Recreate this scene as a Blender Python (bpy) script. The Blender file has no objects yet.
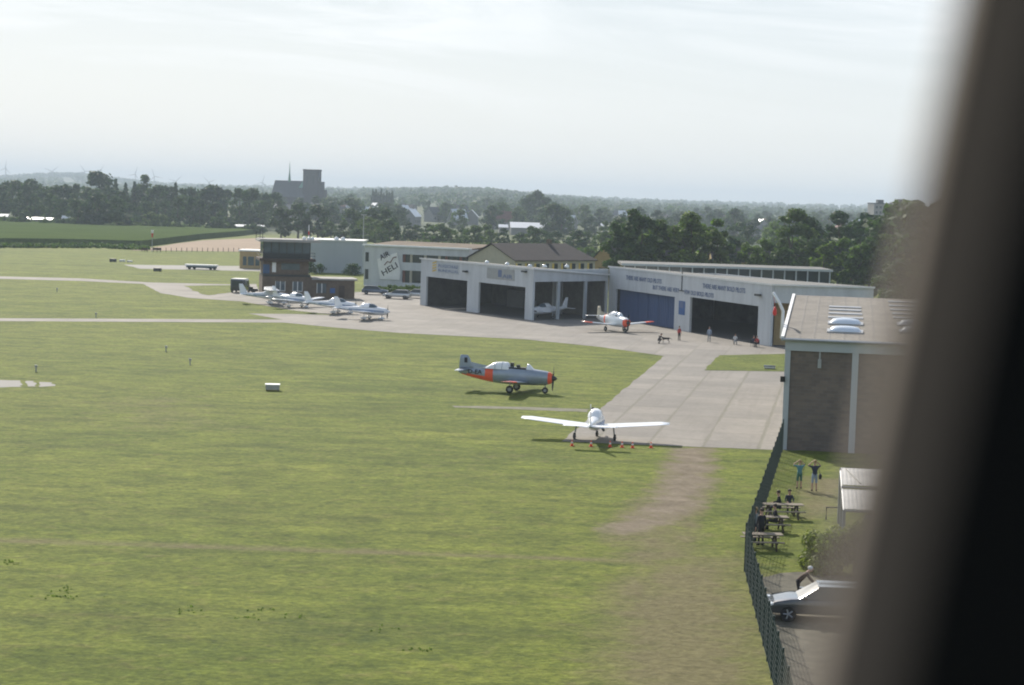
HAZE, SUN, SKY, EXPO = 1.9e-4, 3.9, .11, 0.70
HAZECOL = (.64,.74,.86,1); SKYLOW = (5.2,5.3,5.2); SKYHIGH = (3.35,4.05,4.7); SKYCLOUD = (6.6,6.7,6.8)
import bpy, bmesh, math, random
from mathutils import Vector, Matrix
R = math.radians
rng = random.Random(11)
sc = bpy.context.scene
col = sc.collection
# ------------------------------------------------------------------ camera
W_, H_, F_ = 1024.0, 685.0, 1900.0
CAMH = 16.4
camM = (Matrix.Translation((0, 0, CAMH)) @ Matrix.Rotation(R(90 - 4.287), 4, 'X') @ Matrix.Rotation(R(1.8), 4, 'Z'))
cd = bpy.data.cameras.new('camera'); cam = bpy.data.objects.new('camera', cd); col.objects.link(cam)
cam.matrix_world = camM
cd.sensor_fit = 'HORIZONTAL'; cd.sensor_width = 23.6; cd.lens = F_ / W_ * 23.6
cd.clip_start = 0.02; cd.clip_end = 30000
cd.dof.use_dof = True; cd.dof.focus_distance = 170; cd.dof.aperture_fstop = 3.0
sc.camera = cam

def ray(px, py):
    v = Vector(((px - 512) / F_, -(py - 342.5) / F_, -1))
    return (camM.to_3x3() @ v)
def hz(px): return 200 + (px - 512) * math.tan(R(1.8))
def gh(x, y):                      # terrain height
    def sm(a, b, t):
        t = max(0, min(1, (t - a) / (b - a))); return t * t * (3 - 2 * t)
    if y < 900: return 0.0
    q = x / y
    h = sm(1000, 3600, y) * (7 + 15 * math.exp(-((q + 0.025) / 0.045) ** 2) + 4 * math.exp(-((q + 0.1) / 0.05) ** 2))
    h += sm(3600, 6000, y) * (27 * math.exp(-((q + 0.235) / 0.035) ** 2) + 12)
    h += sm(900, 2500, y) * 1.5 * math.sin(x * 0.004 + 1) * math.sin(y * 0.003)
    return h
def G(px, py, z=0.0):              # pixel -> point on the plane at height z
    d = ray(px, py); t = (z - CAMH) / d.z
    return Vector((d.x * t, d.y * t, z))
def WZ(px, Z):                     # point on the terrain at depth Z in column px
    p = G(px, hz(px) + CAMH * F_ / Z)
    return Vector((p.x, p.y, gh(p.x, p.y)))

# ------------------------------------------------------------------ tagging
def tag(o, label=None, cat=None, group=None, kind=None):
    if label: o['label'] = label
    if cat: o['category'] = cat
    if group: o['group'] = group
    if kind: o['kind'] = kind
    return o
def thing(name, label, cat, loc=(0, 0, 0), rz=0.0, group=None):
    o = bpy.data.objects.new(name, None); col.objects.link(o)
    o.empty_display_size = 0.3
    o.location = loc; o.rotation_euler = (0, 0, rz)
    return tag(o, label, cat, group)
def kids(o): return [c for c in bpy.data.objects if c.parent == o]
def copy_tree(o, parent=None, cache={}):
    if parent is None: cache.clear()
    if not cache:
        for c in bpy.data.objects:
            if c.parent: cache.setdefault(c.parent.name, []).append(c)
    c = o.copy(); col.objects.link(c)
    if parent: c.parent = parent
    for ch in cache.get(o.name, []): copy_tree(ch, c)
    return c

# ------------------------------------------------------------------ mesh builder
class MB:
    def __init__(s): s.v = []; s.f = []; s.m = []
    def add(s, vs, fs, mi=0):
        o = len(s.v); s.v += [tuple(v) for v in vs]
        for f in fs: s.f.append(tuple(i + o for i in f)); s.m.append(mi)
        return s
    def box(s, a, b, mi=0, M=None):
        x0, y0, z0 = a; x1, y1, z1 = b
        vs = [Vector(p) for p in ((x0,y0,z0),(x1,y0,z0),(x1,y1,z0),(x0,y1,z0),(x0,y0,z1),(x1,y0,z1),(x1,y1,z1),(x0,y1,z1))]
        if M is not None: vs = [M @ v for v in vs]
        return s.add(vs, [(0,3,2,1),(4,5,6,7),(0,1,5,4),(1,2,6,5),(2,3,7,6),(3,0,4,7)], mi)
    def prism(s, poly, z0, z1, mi=0, top=None):
        n = len(poly)
        zt = (lambda p: z1) if not callable(z1) else z1
        zb = (lambda p: z0) if not callable(z0) else z0
        vs = [(p[0], p[1], zb(p)) for p in poly] + [(p[0], p[1], zt(p)) for p in poly]
        ar = sum(poly[i][0]*poly[(i+1)%n][1]-poly[(i+1)%n][0]*poly[i][1] for i in range(n))
        fs = [(i, (i+1)%n, n+(i+1)%n, n+i) for i in range(n)]
        fs += [tuple(reversed(range(n))), tuple(range(n, 2*n))]
        if ar < 0: fs = [tuple(reversed(f)) for f in fs]
        s.add(vs, fs[:-1], mi); o = len(s.v) - 2*n
        s.f.append(tuple(i+o for i in fs[-1])); s.m.append(mi if top is None else top)
        return s
    def ring(s, rings, mi=0, cap=True, closed=True):
        n = len(rings[0]); vs = [p for r in rings for p in r]; fs = []
        for k in range(len(rings)-1):
            for i in range(n if closed else n-1):
                j = (i+1) % n
                fs.append((k*n+i, k*n+j, (k+1)*n+j, (k+1)*n+i))
        if cap: fs.append(tuple(reversed(range(n)))); fs.append(tuple(range((len(rings)-1)*n, len(rings)*n)))
        return s.add(vs, fs, mi)
    def tube(s, pts, r, n=6, mi=0):
        pts = [Vector(p) for p in pts]
        rs = r if isinstance(r, (list, tuple)) else [r]*len(pts)
        rings = []
        for i, p in enumerate(pts):
            d = (pts[min(i+1, len(pts)-1)] - pts[max(i-1, 0)]).normalized()
            u = d.cross(Vector((0,0,1)) if abs(d.z) < .9 else Vector((1,0,0))).normalized(); w = d.cross(u)
            rings.append([p + u*math.cos(2*math.pi*k/n)*rs[i] + w*math.sin(2*math.pi*k/n)*rs[i] for k in range(n)])
        return s.ring(rings, mi)
    def lathe(s, prof, n=16, mi=0, axis='Z', c=(0,0,0)):
        rings = []
        for (r, h) in prof:
            rg = []
            for k in range(n):
                a = 2*math.pi*k/n; u, w = r*math.cos(a), r*math.sin(a)
                rg.append(Vector(c) + Vector({'Z': (u,w,h), 'Y': (u,h,w), 'X': (h,u,w)}[axis]))
            rings.append(rg)
        return s.ring(rings, mi)
    def build(s, name, mats, parent=None, smooth=False, loc=None):
        me = bpy.data.meshes.new(name); me.from_pydata(s.v, [], s.f)
        if not isinstance(mats, (list, tuple)): mats = [mats]
        for m in mats: me.materials.append(m)
        me.polygons.foreach_set('material_index', s.m)
        if smooth: me.polygons.foreach_set('use_smooth', [True]*len(s.f))
        me.update()
        o = bpy.data.objects.new(name, me); col.objects.link(o)
        if parent: o.parent = parent
        if loc is not None: o.location = loc
        return o
def recalc(o):
    bm = bmesh.new(); bm.from_mesh(o.data); bmesh.ops.recalc_face_normals(bm, faces=bm.faces); bm.to_mesh(o.data); bm.free(); return o
def bevel(o, w=0.02, seg=2):
    m = o.modifiers.new('bevel', 'BEVEL'); m.width = w; m.segments = seg; m.limit_method = 'ANGLE'; return o

# ------------------------------------------------------------------ materials
def newmat(name):
    m = bpy.data.materials.new(name); m.use_nodes = True
    nt = m.node_tree; b = nt.nodes['Principled BSDF']; return m, nt, b
class NT:
    def __init__(s, nt): s.nt = nt
    def n(s, t, **kw):
        x = s.nt.nodes.new(t)
        for k, v in kw.items():
            if k == 'inp':
                for a, b in v.items():
                    if hasattr(b, 'is_output') : s.nt.links.new(b, x.inputs[a])
                    else: x.inputs[a].default_value = b
            else: setattr(x, k, v)
        return x
    def coord(s, kind='Object'): return s.n('ShaderNodeTexCoord').outputs[kind]
    def scale(s, v, sc3): return s.n('ShaderNodeMapping', inp={'Vector': v, 'Scale': sc3}).outputs[0]
    def noise(s, v, scale, detail=4, rough=.55, dist=0): return s.n('ShaderNodeTexNoise', inp={'Vector': v, 'Scale': scale, 'Detail': detail, 'Roughness': rough, 'Distortion': dist}).outputs['Fac']
    def mr(s, v, a, b, c=0., d=1.): return s.n('ShaderNodeMapRange', inp={'Value': v, 'From Min': a, 'From Max': b, 'To Min': c, 'To Max': d}).outputs[0]
    def math(s, op, a, b=0.): return s.n('ShaderNodeMath', operation=op, inp={0: a, 1: b}).outputs[0]
    def mix(s, f, a, b):
        x = s.n('ShaderNodeMix', data_type='RGBA')
        for i, v in ((0, f), (6, a), (7, b)):
            if hasattr(v, 'is_output'): s.nt.links.new(v, x.inputs[i])
            else: x.inputs[i].default_value = v if i == 0 else (*v[:3], 1)
        return x.outputs[2]
    def mul(s, a, b, f=1.0):
        x = s.n('ShaderNodeMix', data_type='RGBA', blend_type='MULTIPLY')
        x.inputs[0].default_value = f
        for i, v in ((6, a), (7, b)):
            if hasattr(v, 'is_output'): s.nt.links.new(v, x.inputs[i])
            else: x.inputs[i].default_value = (*v[:3], 1)
        return x.outputs[2]
    def bump(s, h, st=.3, d=.05): return s.n('ShaderNodeBump', inp={'Height': h, 'Strength': st, 'Distance': d}).outputs[0]
    def link(s, a, b): s.nt.links.new(a, b)
def mat(name, c, rough=.7, metal=0., var=.15, nscale=1.5, streak=False, bump=0., spec=.3, coat=0.):
    m, nt, b = newmat(name); N = NT(nt)
    co = N.coord()
    if streak: co = N.scale(co, (1.5, 1.5, .25))
    f = N.noise(co, nscale, 6, .62)
    g = N.noise(N.coord(), nscale*9, 3, .6)
    f = N.mr(N.math('ADD', N.math('MULTIPLY', f, .7), N.math('MULTIPLY', g, .3)), .3, .7)
    dk = [max(0, x*(1-var*1.3)) for x in c]; lt = [min(1, x*(1+var*.6)) for x in c]
    N.link(N.mix(f, dk, lt), b.inputs['Base Color'])
    b.inputs['Roughness'].default_value = rough; b.inputs['Metallic'].default_value = metal
    b.inputs['Specular IOR Level'].default_value = spec
    if coat: b.inputs['Coat Weight'].default_value = coat; b.inputs['Coat Roughness'].default_value = .08
    if bump: N.link(N.bump(g, bump, .03), b.inputs['Normal'])
    return m
def glassy(name, c=(.02,.03,.035), rough=.12):
    m, nt, b = newmat(name); N = NT(nt)
    f = N.noise(N.coord(), .8, 2)
    N.link(N.mix(f, [x*.7 for x in c], [x*1.4 for x in c]), b.inputs['Base Color'])
    b.inputs['Roughness'].default_value = rough; b.inputs['Specular IOR Level'].default_value = .6
    return m
M = {}
M['white_wall'] = mat('white_wall', (.53,.55,.56), .85, var=.16, nscale=.5, streak=True)
M['white_trim'] = mat('white_trim', (.74,.74,.72), .6, var=.12, nscale=.8)
M['grey_wall'] = mat('grey_wall', (.42,.45,.47), .7, var=.08, nscale=.4, streak=True)
M['dark_in'] = mat('interior_shade', (.14,.135,.125), .9, var=.4, nscale=.4)  # dark colour stands in for the shade inside the hangars
M['roof_felt'] = mat('roof_felt', (.16,.16,.15), .9, var=.3, nscale=.6, bump=.3)
M['metal'] = mat('grey_metal', (.35,.36,.37), .45, .6)
M['dark_metal'] = mat('dark_metal', (.04,.045,.045), .5, .3)
M['black'] = mat('black_rubber', (.02,.02,.02), .85)
M['glass'] = glassy('dark_glass')
M['glass_blue'] = glassy('blue_glass', (.06,.09,.11), .08)
M['acrylic'] = mat('pale_acrylic', (.78,.80,.80), .18, var=.06, spec=.7)
M['brick'] = mat('brown_brick', (.15,.112,.082), .9, var=.3, nscale=2, bump=.2)
M['concrete'] = mat('concrete', (.36,.345,.32), .9, var=.2, nscale=.5, bump=.2)
M['blue_door'] = mat('blue_paint', (.065,.105,.215), .55, var=.12, nscale=.6, streak=True)
M['blue_sign'] = mat('blue_sign', (.05,.12,.30), .5)
M['letter_blue'] = mat('letter_blue', (.12,.16,.27), .6, var=.05)
M['letter_black'] = mat('letter_black', (.02,.02,.025), .6)
M['white_paint'] = mat('white_paint', (.80,.81,.82), .25, var=.04, coat=.4)
M['silver'] = mat('silver_paint', (.29,.34,.40), .32, .35, var=.14, nscale=1.4, coat=.3)
M['orange'] = mat('orange_red_paint', (.85,.10,.03), .4, var=.06, coat=.2)
M['red'] = mat('red_paint', (.62,.05,.04), .5)
M['yellow'] = mat('yellow_paint', (.62,.45,.10), .6)
M['ochre'] = mat('ochre_render', (.42,.30,.14), .9, var=.15)
M['cream'] = mat('cream_render', (.42,.39,.30), .9, var=.1)
M['tile'] = mat('dark_brown_tiles', (.05,.040,.038), .9, var=.25, nscale=1, bump=.3)
M['tile_red'] = mat('red_brown_tiles', (.17,.075,.055), .9, var=.25, nscale=1)
M['slate'] = mat('grey_slate', (.07,.078,.088), .85, var=.2, nscale=.4)
M['stone'] = mat('weathered_stone', (.045,.045,.048), .9, var=.2, nscale=.15)
M['copper'] = mat('green_copper', (.12,.26,.20), .7)
M['wood'] = mat('weathered_wood', (.22,.185,.14), .85, var=.25, nscale=3)
M['wood_dark'] = mat('dark_wood', (.07,.05,.04), .85, var=.25, nscale=3)
M['fence'] = mat('dark_green_coated_steel', (.018,.04,.036), .6, var=.2)
M['skin'] = mat('skin', (.50,.30,.22), .6, var=.05)
M['hair'] = mat('brown_hair', (.06,.04,.03), .7)
M['fair_hair'] = mat('fair_hair', (.35,.24,.12), .7)
M['bark'] = mat('bark', (.10,.08,.06), .95, var=.3, nscale=4, bump=.4)
M['plaster'] = mat('pale_plaster', (.24,.235,.22), .9, var=.15, nscale=.2)

def leafmat(name, c1, c2, tr=.35, hue=0.):
    m, nt, b = newmat(name); N = NT(nt)
    oi = N.n('ShaderNodeObjectInfo')
    f = N.noise(N.n('ShaderNodeVectorMath', operation='ADD', inp={0: N.coord(), 1: oi.outputs['Location']}).outputs[0], .45, 4, .6)
    g = N.n('ShaderNodeNewGeometry').outputs['Random Per Island']
    k = N.mix(N.mr(f, .35, .65), c1, c2)
    k = N.mul(k, N.mix(g, (.72,.72,.72), (1.25,1.25,1.15)))
    k = N.mul(k, N.mix(oi.outputs['Random'], (.70,.78,.82), (1.25,1.15,.95)))
    b.inputs['Roughness'].default_value = .7; b.inputs['Specular IOR Level'].default_value = .15
    N.link(k, b.inputs['Base Color'])
    t = N.n('ShaderNodeBsdfTranslucent', inp={'Color': N.mul(k, (1.0,1.25,.5))})
    mx = N.n('ShaderNodeMixShader', inp={0: tr, 1: b.outputs[0], 2: t.outputs[0]})
    out = [x for x in nt.nodes if x.type == 'OUTPUT_MATERIAL'][0]
    N.link(mx.outputs[0], out.inputs[0])
    return m
M['leaf'] = leafmat('leaf_mid_green', (.042,.078,.028), (.115,.165,.05))
M['leaf_dark'] = leafmat('leaf_dark_green', (.025,.052,.028), (.07,.115,.045), .3)
M['leaf_light'] = leafmat('leaf_light_green', (.075,.12,.03), (.13,.19,.05), .45)
M['leaf_gold'] = leafmat('leaf_golden_hedge', (.15,.17,.05), (.28,.28,.10), .35)
M['maize'] = leafmat('maize_leaf', (.03,.07,.025), (.06,.12,.04), .3)

# ------------------------------------------------------------------ ground attributes
def seg_d(p, a, b):
    ax, ay = a; bx, by = b; px, py = p
    dx, dy = bx-ax, by-ay; t = max(0, min(1, ((px-ax)*dx+(py-ay)*dy)/(dx*dx+dy*dy+1e-9)))
    return math.hypot(px-ax-t*dx, py-ay-t*dy)
def inside(p, poly):
    x, y = p; r = False; n = len(poly)
    for i in range(n):
        x0, y0 = poly[i]; x1, y1 = poly[(i+1) % n]
        if (y0 > y) != (y1 > y) and x < (x1-x0)*(y-y0)/(y1-y0)+x0: r = not r
    return r
def sdf(p, poly):
    d = min(seg_d(p, poly[i], poly[(i+1) % len(poly)]) for i in range(len(poly)))
    return -d if inside(p, poly) else d
def gp(l): return [tuple(G(*q)[:2]) for q in l]
gravel_poly = gp([(674,448),(709,448),(712,478),(700,500),(674,520),(645,533),(614,535),(608,529),(640,512),(664,484)])
dry_polys = [(gp([(600,600),(650,560),(745,556),(750,580),(775,660),(800,720),(585,720)]), 5.0, .85),
             (gp([(630,520),(700,520),(720,560),(640,570),(600,560)]), 3.0, .6),
             (gp([(666,448),(716,448),(722,480),(706,512),(658,545),(596,542),(596,527),(652,482)]), 1.6, .7),
             (gp([(799,475),(855,480),(835,515),(800,520),(792,500)]), 2.2, .75),
             (gp([(750,575),(800,575),(880,600),(880,720),(800,720),(772,640)]), 3.0, .8),
             (gp([(80,395),(200,395),(260,430),(100,430)]), 12, .42), (gp([(330,470),(500,440),(600,470),(480,500)]), 8, .22)]
line_px = [[(-80,538),(0,540),(280,549),(560,558),(640,562)], [(55,384),(300,383),(455,383)]]
lines = [gp(l) for l in line_px]
ruts = [gp(l) for l in ([(684,450),(688,490),(668,525),(640,556),(636,600),(655,690)],[(700,450),(706,492),(690,530),(668,562),(668,605),(697,690)],[(690,450),(600,520),(480,545)])][:2]
xs = []; x = -40.
while x < 45: xs.append(x); x += .8
s = .8
L_ = []; x = 45.
while x < 6000: L_.append(x); s *= 1.12; x += s
s = .8; x = -40.
while x > -6000: s *= 1.12; x -= s; xs.insert(0, x)
xs += L_
ys = []; y = -300.
while y < 40: ys.append(y); y += 40
y = 45.
while y < 200: ys.append(y); y += .8
s = .8
while y < 12000: ys.append(y); s *= 1.05; y += s
gv = [(x, y, gh(x, y)) for y in ys for x in xs]
nx = len(xs)
gf = [(j*nx+i, j*nx+i+1, (j+1)*nx+i+1, (j+1)*nx+i) for j in range(len(ys)-1) for i in range(nx-1)]
gm = MB(); gm.add(gv, gf)
A = []
for (x, y, z) in gv:
    g = d_ = 0.0
    if -70 < x < 50 and 40 < y < 330:
        p = (x, y)
        if y < 150:
            s_ = sdf(p, gravel_poly) if (-5 < x < 35) else 9
            g = max(0, min(1, .5 - s_/3.2))
        for poly, w, amp in dry_polys:
            s_ = sdf(p, poly)
            d_ = max(d_, amp*max(0, min(1, .5 - s_/w)))
        dl = min(seg_d(p, lines[0][i], lines[0][i+1]) for i in range(len(lines[0])-1))
        d_ = max(d_, .72*math.exp(-(dl/.8)**2))
        for rt_ in ruts:
            dr_ = min(seg_d(p, rt_[i], rt_[i+1]) for i in range(len(rt_)-1)); d_ = max(d_, .8*math.exp(-(dr_/.45)**2))
    A.append((g, d_))

def ground_mat():
    m, nt, b = newmat('grass'); N = NT(nt)
    co = N.coord()
    at = N.n('ShaderNodeVertexColor', layer_name='wear'); sp = N.n('ShaderNodeSeparateColor'); N.link(at.outputs[0], sp.inputs[0])
    big = N.noise(co, .018, 4, .6); mid = N.noise(N.scale(co, (.5,1,1)), .12, 5, .62); sm = N.noise(N.scale(co, (.9,1,1)), .8, 6, .70)
    fine = N.noise(N.scale(co, (.6,1,1)), 5.0, 6, .8); ff = N.noise(N.scale(co, (.85,1,1)), 2.2, 7, .80)
    stripe = N.noise(N.scale(co, (.02,.22,1)), 1.0, 3, .6)
    c = N.mix(N.mr(mid, .32, .68), (.094,.124,.020), (.168,.195,.034))
    c = N.mix(N.mr(stripe, .45, .75, 0, .35), c, (.125,.125,.045))
    c = N.mix(N.mr(big, .42, .66, 0, .7), c, (.160,.178,.036))
    md2 = N.noise(N.scale(co, (.7,1,1)), .33, 6, .72)
    c = N.mul(c, N.mix(N.mr(md2, .34, .66), (.68,.74,.66), (1.24,1.20,1.18)))
    c = N.mix(N.mr(sm, .54, .74, 0, .6), c, (.180,.150,.070))
    c = N.mix(N.mr(sm, .48, .28, 0, .8), c, (.055,.082,.020))
    st2 = N.noise(N.scale(co, (.35,.8,1)), .7, 5, .7)
    c = N.mul(c, N.mix(N.mr(st2, .32, .68), (.72,.74,.70), (1.22,1.2,1.16)))
    c = N.mul(c, N.mix(N.mr(fine, .32, .68), (.52,.56,.48), (1.42,1.40,1.32)))
    c = N.mul(c, N.mix(N.mr(ff, .36, .64), (.62,.68,.58), (1.34,1.30,1.25)))
    n2 = N.math('ADD', N.math('MULTIPLY', N.noise(co, .35, 6, .7), .9), N.math('MULTIPLY', sm, .5))
    dry = N.mr(N.math('ADD', sp.outputs[1], N.math('SUBTRACT', n2, .70)), .22, .78)
    dc = N.mix(N.mr(ff, .35, .65), (.118,.098,.046), (.21,.178,.095))
    dc = N.mul(dc, N.mix(N.mr(fine, .3, .7), (.7,.7,.7), (1.25,1.25,1.25)))
    c = N.mix(N.math('MULTIPLY', dry, .85), c, dc)
    gr = N.mr(N.math('ADD', sp.outputs[0], N.math('MULTIPLY', N.math('SUBTRACT', n2, .70), 1.6)), .30, .75)
    gc = N.mix(N.mr(N.noise(co, .5, 5, .7), .35, .65), (.15,.12,.080), (.255,.21,.15))
    gc = N.mul(gc, N.mix(N.mr(fine, .3, .7), (.75,.75,.75), (1.15,1.15,1.15)))
    c = N.mix(gr, c, gc)
    # far country beyond the airfield: darker meadows and fields
    sx = N.n('ShaderNodeSeparateXYZ'); N.link(co, sx.inputs[0])
    far = N.mr(sx.outputs[1], 700, 800)
    fields = N.mix(N.mr(N.noise(N.scale(co, (1,.35,1)), .006, 2, .5), .42, .58), (.035,.055,.024), (.085,.10,.042))
    c = N.mix(far, c, fields)
    N.link(c, b.inputs['Base Color'])
    b.inputs['Roughness'].default_value = .9; b.inputs['Specular IOR Level'].default_value = .1
    hh = N.math('ADD', N.math('MULTIPLY', fine, .5), N.math('ADD', ff, N.math('MULTIPLY', sm, 2.0)))
    N.link(N.bump(hh, .55, .22), b.inputs['Normal'])
    return m
M['grass'] = ground_mat()
go = gm.build('ground', M['grass'], smooth=True); tag(go, kind='structure')
ca = go.data.color_attributes.new('wear', 'FLOAT_COLOR', 'POINT')
buf = []
for g, d_ in A: buf += [g, d_, 0, 1]
ca.data.foreach_set('color', buf)

# pavement material: slabs with joints
def slab_mat(name, base, joint=(.115,.11,.075), sx=3.75, sy=5.0, jw=.06):
    m, nt, b = newmat(name); N = NT(nt); co = N.coord()
    wob = N.n('ShaderNodeVectorMath', operation='ADD', inp={0: co, 1: N.n('ShaderNodeVectorMath', operation='SCALE', inp={0: N.n('ShaderNodeTexNoise', inp={'Vector': co, 'Scale': 1.2, 'Detail': 3.}).outputs['Color'], 'Scale': .12}).outputs[0]}).outputs[0]
    s3 = N.n('ShaderNodeSeparateXYZ'); N.link(wob, s3.inputs[0])
    def joint_d(v, w):
        q = N.math('DIVIDE', v, w); fr = N.math('FRACT', q); a = N.math('ABSOLUTE', N.math('SUBTRACT', fr, .5))
        return N.math('MULTIPLY', N.math('SUBTRACT', .5, a), w), N.math('FLOOR', q)
    dx, ix = joint_d(N.math('SUBTRACT', s3.outputs[0], 2.16), sx); dy, iy = joint_d(s3.outputs[1], sy)
    n1 = N.noise(co, .25, 6, .65); n2 = N.noise(co, 2.5, 5, .7); n3 = N.noise(co, .06, 4, .6)
    wn = N.n('ShaderNodeTexWhiteNoise', noise_dimensions='2D'); cb = N.n('ShaderNodeCombineXYZ'); N.link(ix, cb.inputs[0]); N.link(iy, cb.inputs[1]); N.link(cb.outputs[0], wn.inputs['Vector'])
    c = N.mix(N.mr(n1, .3, .7), [x*.82 for x in base], [x*1.12 for x in base])
    c = N.mul(c, N.mix(wn.outputs['Value'], (.86,.86,.86), (1.09,1.08,1.06)))
    c = N.mul(c, N.mix(N.mr(n2, .3, .7), (.86,.86,.86), (1.1,1.1,1.1)))
    c = N.mul(c, N.mix(N.mr(n3, .5, .72), (1,1,1), (.80,.79,.77)))
    jx = N.mr(N.math('ADD', dx, N.math('MULTIPLY', N.math('SUBTRACT', n1, .5), -.5)), jw, jw*2.6, 1, 0)
    jy = N.mr(N.math('ADD', dy, N.math('MULTIPLY', N.math('SUBTRACT', n1, .5), -.3)), jw*.5, jw*1.6, 1, 0)
    sp_ = N.noise(co, .55, 4, .75); c = N.mix(N.mr(sp_, .60, .72, 0, .55), c, (.09,.088,.082))
    tr_ = N.noise(N.scale(co, (.9,.04,1)), 1.0, 4, .7); c = N.mul(c, N.mix(N.mr(tr_, .52, .72), (1,1,1), (.84,.83,.82)))
    j = N.math('MULTIPLY', N.math('MAXIMUM', N.math('MULTIPLY', jx, N.mr(n2, .35, .6, .35, 1)), N.math('MULTIPLY', jy, .8)), N.mr(s3.outputs[1], 70, 100, .85, .12))
    c = N.mix(j, c, joint)
    N.link(c, b.inputs['Base Color']); b.inputs['Roughness'].default_value = .85; b.inputs['Specular IOR Level'].default_value = .25
    N.link(N.bump(N.math('ADD', n2, N.math('MULTIPLY', j, -1.5)), .25, .03), b.inputs['Normal'])
    return m
M['slab'] = slab_mat('concrete_slabs', (.212,.195,.172))
M['pale_track'] = mat('pale_concrete_track', (.25,.24,.215), .9, var=.14, nscale=.12)
AP = math.atan2(330, 1900)         # apron heading off the view axis
def sheet(name, poly, z, m, rz=0.0, dens=None):
    n = len(poly); c = poly[0]
    o = MB(); Mi = Matrix.Rotation(-rz, 2)
    vs = [Mi @ (Vector(p) - Vector(c)) for p in poly]
    o.add([(v.x, v.y, 0) for v in vs], [tuple(range(n))])
    ob = o.build(name, m, loc=(c[0], c[1], z)); ob.rotation_euler = (0, 0, rz); recalc(ob)
    if ob.data.polygons[0].normal.z < 0: ob.data.flip_normals()
    return tag(ob, kind='structure')
def rag(l, step=2.0, amp=.14, seed=1):      # ragged edge: subdivide the outline and jitter it
    r = random.Random(seed); P = gp(l) if len(l[0]) == 2 and isinstance(l, list) else l; out = []
    for i in range(len(P)):
        a, b = Vector(P[i]), Vector(P[(i+1) % len(P)]); d = (b-a).length; k = max(1, min(60, int(d/step)))
        nrm = Vector((-(b-a).y, (b-a).x)).normalized()
        for t in range(k):
            q = a.lerp(b, t/k)
            if t: q += nrm*r.uniform(-amp, amp)
            out.append(tuple(q))
    return out
apron = rag([(561.5,441.5),(664,356),(600,347),(526,339.5),(400,333),(345,328.5),(283,322.6),(0,321.2),(-120,321),(-120,317.8),(0,318.3),(283,319.6),(262,316),(248,313.6),(290,314),(335,315),(290,310),(242,301.5),(190,298),(160,293),(143,284),(80,281),(0,278.9),(-120,278.5),(-120,276.2),(0,276.4),(80,278.4),(150,282.5),(233,284.4),(256,284),(262,296),(360,292),(420,287),(425,300),(527,312),(605,312),(760,325),(905,340),(905,366),(930,450.5),(790,450.5)], 2.0, .10)
sheet('apron', apron, .012, M['slab'], -AP)
sheet('grass_island', rag([(184,285.9),(233,285.2),(232.6,292.3),(208.5,295.4),(199,293.3)], 2, .3), .03, M['grass'])
sheet('grass_island', rag([(704,370.5),(719,355.4),(800,353.8),(800,372)], 2, .15), .03, M['grass'])
sheet('taxiway', rag([(124,264.6),(140,264.9),(262,266.3),(262,271.4),(140,268.8)], 4, .3), .02, M['pale_track'])
M['thin_path'] = mat('overgrown_path', (.17,.165,.11), .95, var=.35, nscale=.8)
sheet('path', rag([(452,405.8),(520,406.8),(590,409.5),(588,412.3),(520,409.6),(455,407.6)], 1.0, .22), .012, M['thin_path'])
for q in ([(-30,379.5),(20,380.5),(22,387),(-30,388)], [(26,381),(34,381),(36,386.5),(28,386.5)], [(39,382),(52,382.5),(55,386),(40,387)]):
    sheet('pavement', rag(q, .8, .2), .012, M['pale_track'])
M['soil'] = mat('ploughed_soil', (.27,.19,.12), .95, var=.2, nscale=.05)
sheet('stubble_field', gp([(130,250.6),(147,248.6),(178,243.4),(203,240.5),(262,238.0),(330,240),(330,252.5),(239,251.8),(172,250.8)]), .05, M['soil'])
# mown strip darker by the runway edge
M['parking'] = mat('gravel_parking', (.115,.105,.075), .95, var=.5, nscale=1.2, bump=.4)
# ------------------------------------------------------------------ wall frames
class Fr:
    """vertical wall plane from A to B; u along, z up, d outward (to the right-hand side seen from above A->B)"""
    def __init__(s, A_, B_):
        s.A = Vector((A_[0], A_[1], 0)); s.B = Vector((B_[0], B_[1], 0)); s.L = (s.B-s.A).length
        s.u = (s.B-s.A).normalized(); s.n = Vector((s.u.y, -s.u.x, 0))
        s.M = Matrix(((s.u.x, s.n.x, 0, s.A.x), (s.u.y, s.n.y, 0, s.A.y), (0, 0, 1, 0), (0, 0, 0, 1)))
    def pt(s, u, z, d=0): return s.A + s.u*u + s.n*d + Vector((0, 0, z))
    def hit(s, px, py):
        d = ray(px, py); o = Vector((0, 0, CAMH)); t = (s.A-o).dot(s.n)/d.dot(s.n); p = o+d*t
        return (p-s.A).dot(s.u), p.z
    def box(s, mb, u0, u1, z0, z1, d0=-.3, d1=0., mi=0):
        vs = [s.pt(u, z, d) for z in (z0, z1) for (u, d) in ((u0, d0), (u1, d0), (u1, d1), (u0, d1))]
        return mb.add(vs, [(0,1,2,3),(7,6,5,4),(0,4,5,1),(1,5,6,2),(2,6,7,3),(3,7,4,0)], mi)
    def slab(s, mb, u0, u1, zl, zr, h, d0, d1, mi=0):      # band following a sloping line, top zl..zr, height h
        vs = []
        for top in (0, 1):
            for (u, d, z) in ((u0, d0, zl), (u1, d0, zr), (u1, d1, zr), (u0, d1, zl)):
                vs.append(s.pt(u, z - h*(1-top), d))
        return mb.add(vs, [(0,1,2,3),(7,6,5,4),(0,4,5,1),(1,5,6,2),(2,6,7,3),(3,7,4,0)], mi)
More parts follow.
